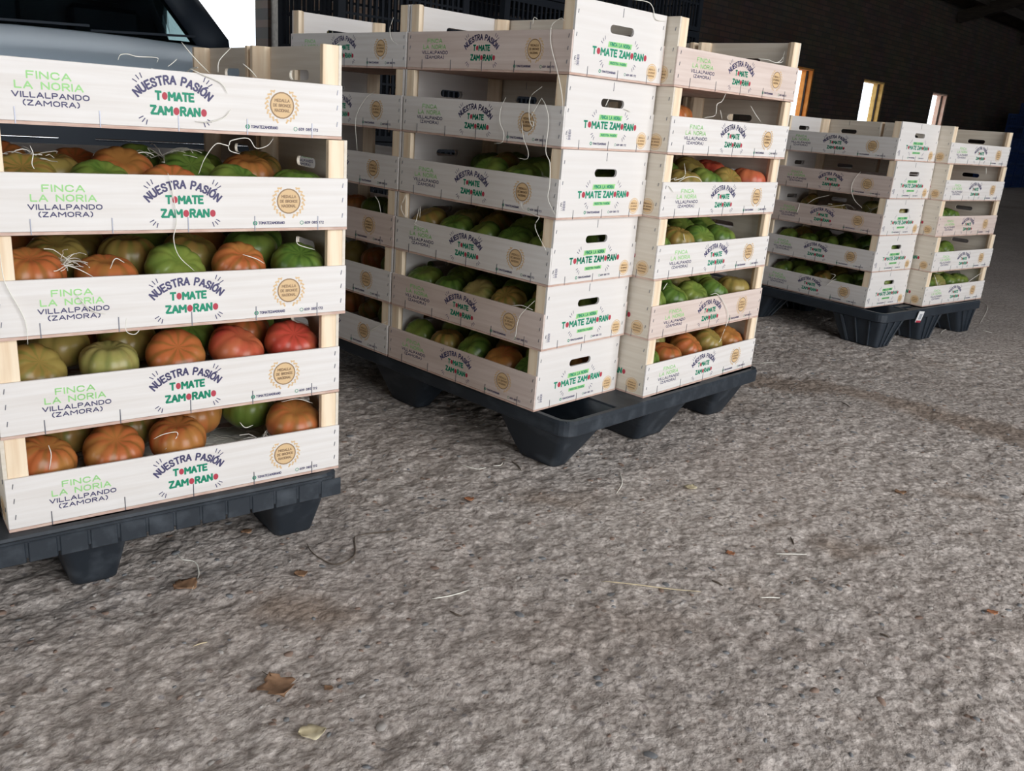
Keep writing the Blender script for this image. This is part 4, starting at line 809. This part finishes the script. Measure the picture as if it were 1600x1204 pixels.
def leaf(x, y, sz, mi, a, label, curl=.35):
    R_ = random.Random(int(x * 1000)); b = MB(); nu = 9; rows = []
    for i in range(nu + 1):
        u = i / nu; wdt = math.sin(PI * min(u * 1.02, 1)) ** .7 * .42 * (1 + R_.uniform(-.35, .3))
        rows.append([Vector(((u - .5) * sz, s_ * wdt * sz, .0012 + curl * sz * (abs(s_) ** 1.6 * .28 * math.sin(3.1 * u + 1) ** 2 + (u - .5) ** 2 * .5 + .10 * math.sin(5 * u + 2 * s_)**2) + R_.uniform(0, .05) * sz)) for s_ in (-1, -.5, 0, .5, 1)])
    vs = [p for r_ in rows for p in r_]; b.add(vs, [(i * 5 + j, (i + 1) * 5 + j, (i + 1) * 5 + j + 1, i * 5 + j + 1) for i in range(nu) for j in range(4)])
    o = mobj('dry_leaf', b.mesh('blade', leafm[mi], smooth=True, fix=False)); o.location = (x, y, gz(x, y) + .0005); o.rotation_euler = (0, 0, a)
    sm = o.modifiers.new('thick', 'SOLIDIFY'); sm.thickness = .0006
    tag(o, label, 'leaf', 'dry leaves on the floor')
    b = MB(); b.tube([(.45 * sz, 0, .002 + curl * sz * .15), (.62 * sz, .05 * sz, .002), (.8 * sz, .1 * sz, .0015)], .0007, 4); mobj('leaf_stalk', b.mesh('leaf_stalk', M['twig']), o)
LF = [(.052, 0, 2.2, 'large curled brown leaf in the bottom left foreground'), (.034, 1, .4, 'pale torn leaf at bottom left, nearest the camera'), (.020, 2, .3, 'small rust leaf scrap in front of the middle pallet'), (.030, 1, 1.0, 'pale orange leaf scrap right of centre'), (.018, 2, 2.0, 'tiny orange leaf scrap near the white straws'), (.028, 0, .2, 'brown leaf on bare floor at far right'), (.040, 0, 1.0, 'crumpled brown leaf with straw by the left pallet'), (.022, 0, .5, 'dull brown leaf fragment below the curved stem'), (.020, 2, .1, 'dark red leaf scrap at the right edge'), (.020, 0, .8, 'brown leaf crumb beside the left pallet front foot'), (.014, 0, 2.6, 'tiny dark leaf beside the large curled brown leaf')]
for (pt,), (sz, mi, a, lb) in zip(GROUND['leaf'], LF): leaf(pt[0], pt[1], sz, mi, a, lb)

# ------------------------------------------------------------------ black slatted crates behind the middle pallet
def plastic_crate_mesh(L_, W_, H_, m_, nbar):
    fr = MB()
    for z0, z1 in ((.0, .02), (H_ - .03, H_ - .002)):
        fr.box(0, L_, 0, .012, z0, z1); fr.box(0, L_, W_ - .012, W_, z0, z1); fr.box(0, .012, .012, W_ - .012, z0, z1); fr.box(L_ - .012, L_, .012, W_ - .012, z0, z1)
    for x in (0, L_ - .03):
        for y in (0, W_ - .03): fr.box(x, x + .03, y, y + .03, .02, H_ - .03)
    fr.box(.012, L_ - .012, .012, W_ - .012, 0, .006)
    sd = MB()
    n = nbar; 
    for k in range(1, n): x = L_ * k / n; sd.box(x - .005, x + .005, .002, .009, .02, H_ - .03)
    for z in (H_ * .42, H_ * .68): sd.box(.03, L_ - .03, .003, .008, z - .004, z + .004)
    ed = MB(); n2 = max(4, int(nbar * W_ / L_))
    for k in range(1, n2): y = W_ * k / n2; ed.box(.002, .009, y - .005, y + .005, .02, H_ - .03)
    for z in (H_ * .42, H_ * .68): ed.box(.003, .008, .03, W_ - .03, z - .004, z + .004)
    return fr.mesh('frame', m_), sd.mesh('side_lattice', m_), ed.mesh('end_lattice', m_)
def plastic_crate(name, ms, L_, W_, loc, yaw, label, cat, group):
    c = empty(name, loc, yaw, label, cat, group); mobj('frame', ms[0], c)
    mobj('side_lattice', ms[1], c); mobj('side_lattice', ms[1], c, (L_, W_, 0), (0, 0, PI)); mobj('end_lattice', ms[2], c); mobj('end_lattice', ms[2], c, (L_, W_, 0), (0, 0, PI)); return c
bk = plastic_crate_mesh(.60, .40, .30, M['blackcrate'], 22)
tg = [TMESH['green'][0], TMESH['pale green'][1]]
BKP = [('left', 1.83), ('centre', 2.62), ('right', 3.40)]
for nm, s0_ in BKP:
    p0 = st(s0_, 2.75)
    for k in range(6):
        plastic_crate('plastic_crate', bk, .60, .40, (p0.x, p0.y, .002 + .302 * k), WA, 'black slatted plastic crate, %s in the %s stack behind the middle pallet' % (tier(k, 6), nm), 'crate', 'black slatted crates')
    for i in range(5):
        for j in range(2):
            q_ = p0 + US * (.075 + .112 * i) + UT * (.075 + .12 * j)
            o = mobj('ribbed_tomato', tg[(i + j) % 2]); o.location = (q_.x, q_.y, .002 + .302 * 3 + .044 + .03 * 0); o.rotation_euler = (.1 * i, .1 * j, i + j)
            tag(o, 'green tomato, %s in %s row, fourth-lowest black slatted crate, %s stack' % (ORD[i], ('front', 'back')[j], nm), 'tomato', 'green tomatoes in black crates')
# far blue crates
bl = plastic_crate_mesh(.60, .40, .26, M['bluecrate'], 16)
for j, (s_, t_, n) in enumerate(((20.6, 6.3, 3), (21.3, 6.3, 4), (22.0, 6.3, 6), (22.7, 6.3, 7))):
    for k in range(n):
        p0 = st(s_, t_, .003 + .262 * k); plastic_crate('plastic_crate', bl, .60, .40, p0, WA, 'blue plastic crate, %s, in the %s blue stack at the far end' % (tier(k, n), ('leftmost', 'second', 'third', 'rightmost')[j]), 'crate', 'far blue plastic crates')
# orange cloth scrap in the topmost right crate
c = CRATES['E', 4]; Mw = Matrix.Translation(c.location) @ Matrix.Rotation(c.rotation_euler.z, 4, 'Z')
b = MB(); b.loft([rr(0, 0, .055, .035, .015, z) for z in (0, .035)]); o = mobj('orange_packet', b.mesh('orange_packet', M['orange'], smooth=False, bevel=.004)); o.location = Mw @ Vector((.24, .18, .055)); o.rotation_euler = (0, 0, .9)
tag(o, 'orange packet lying in topmost crate at the right end of right pallet', 'packet')
b = MB(); b.box(.06, .44, .06, .24, .0045, .054)
o = mobj('folded_paper_pad', b.mesh('folded_paper_pad', M['straw_dry'])); o.location = c.location; o.rotation_euler = c.rotation_euler
tag(o, 'flat paper lining pad under the orange packet in that top crate', 'pad')
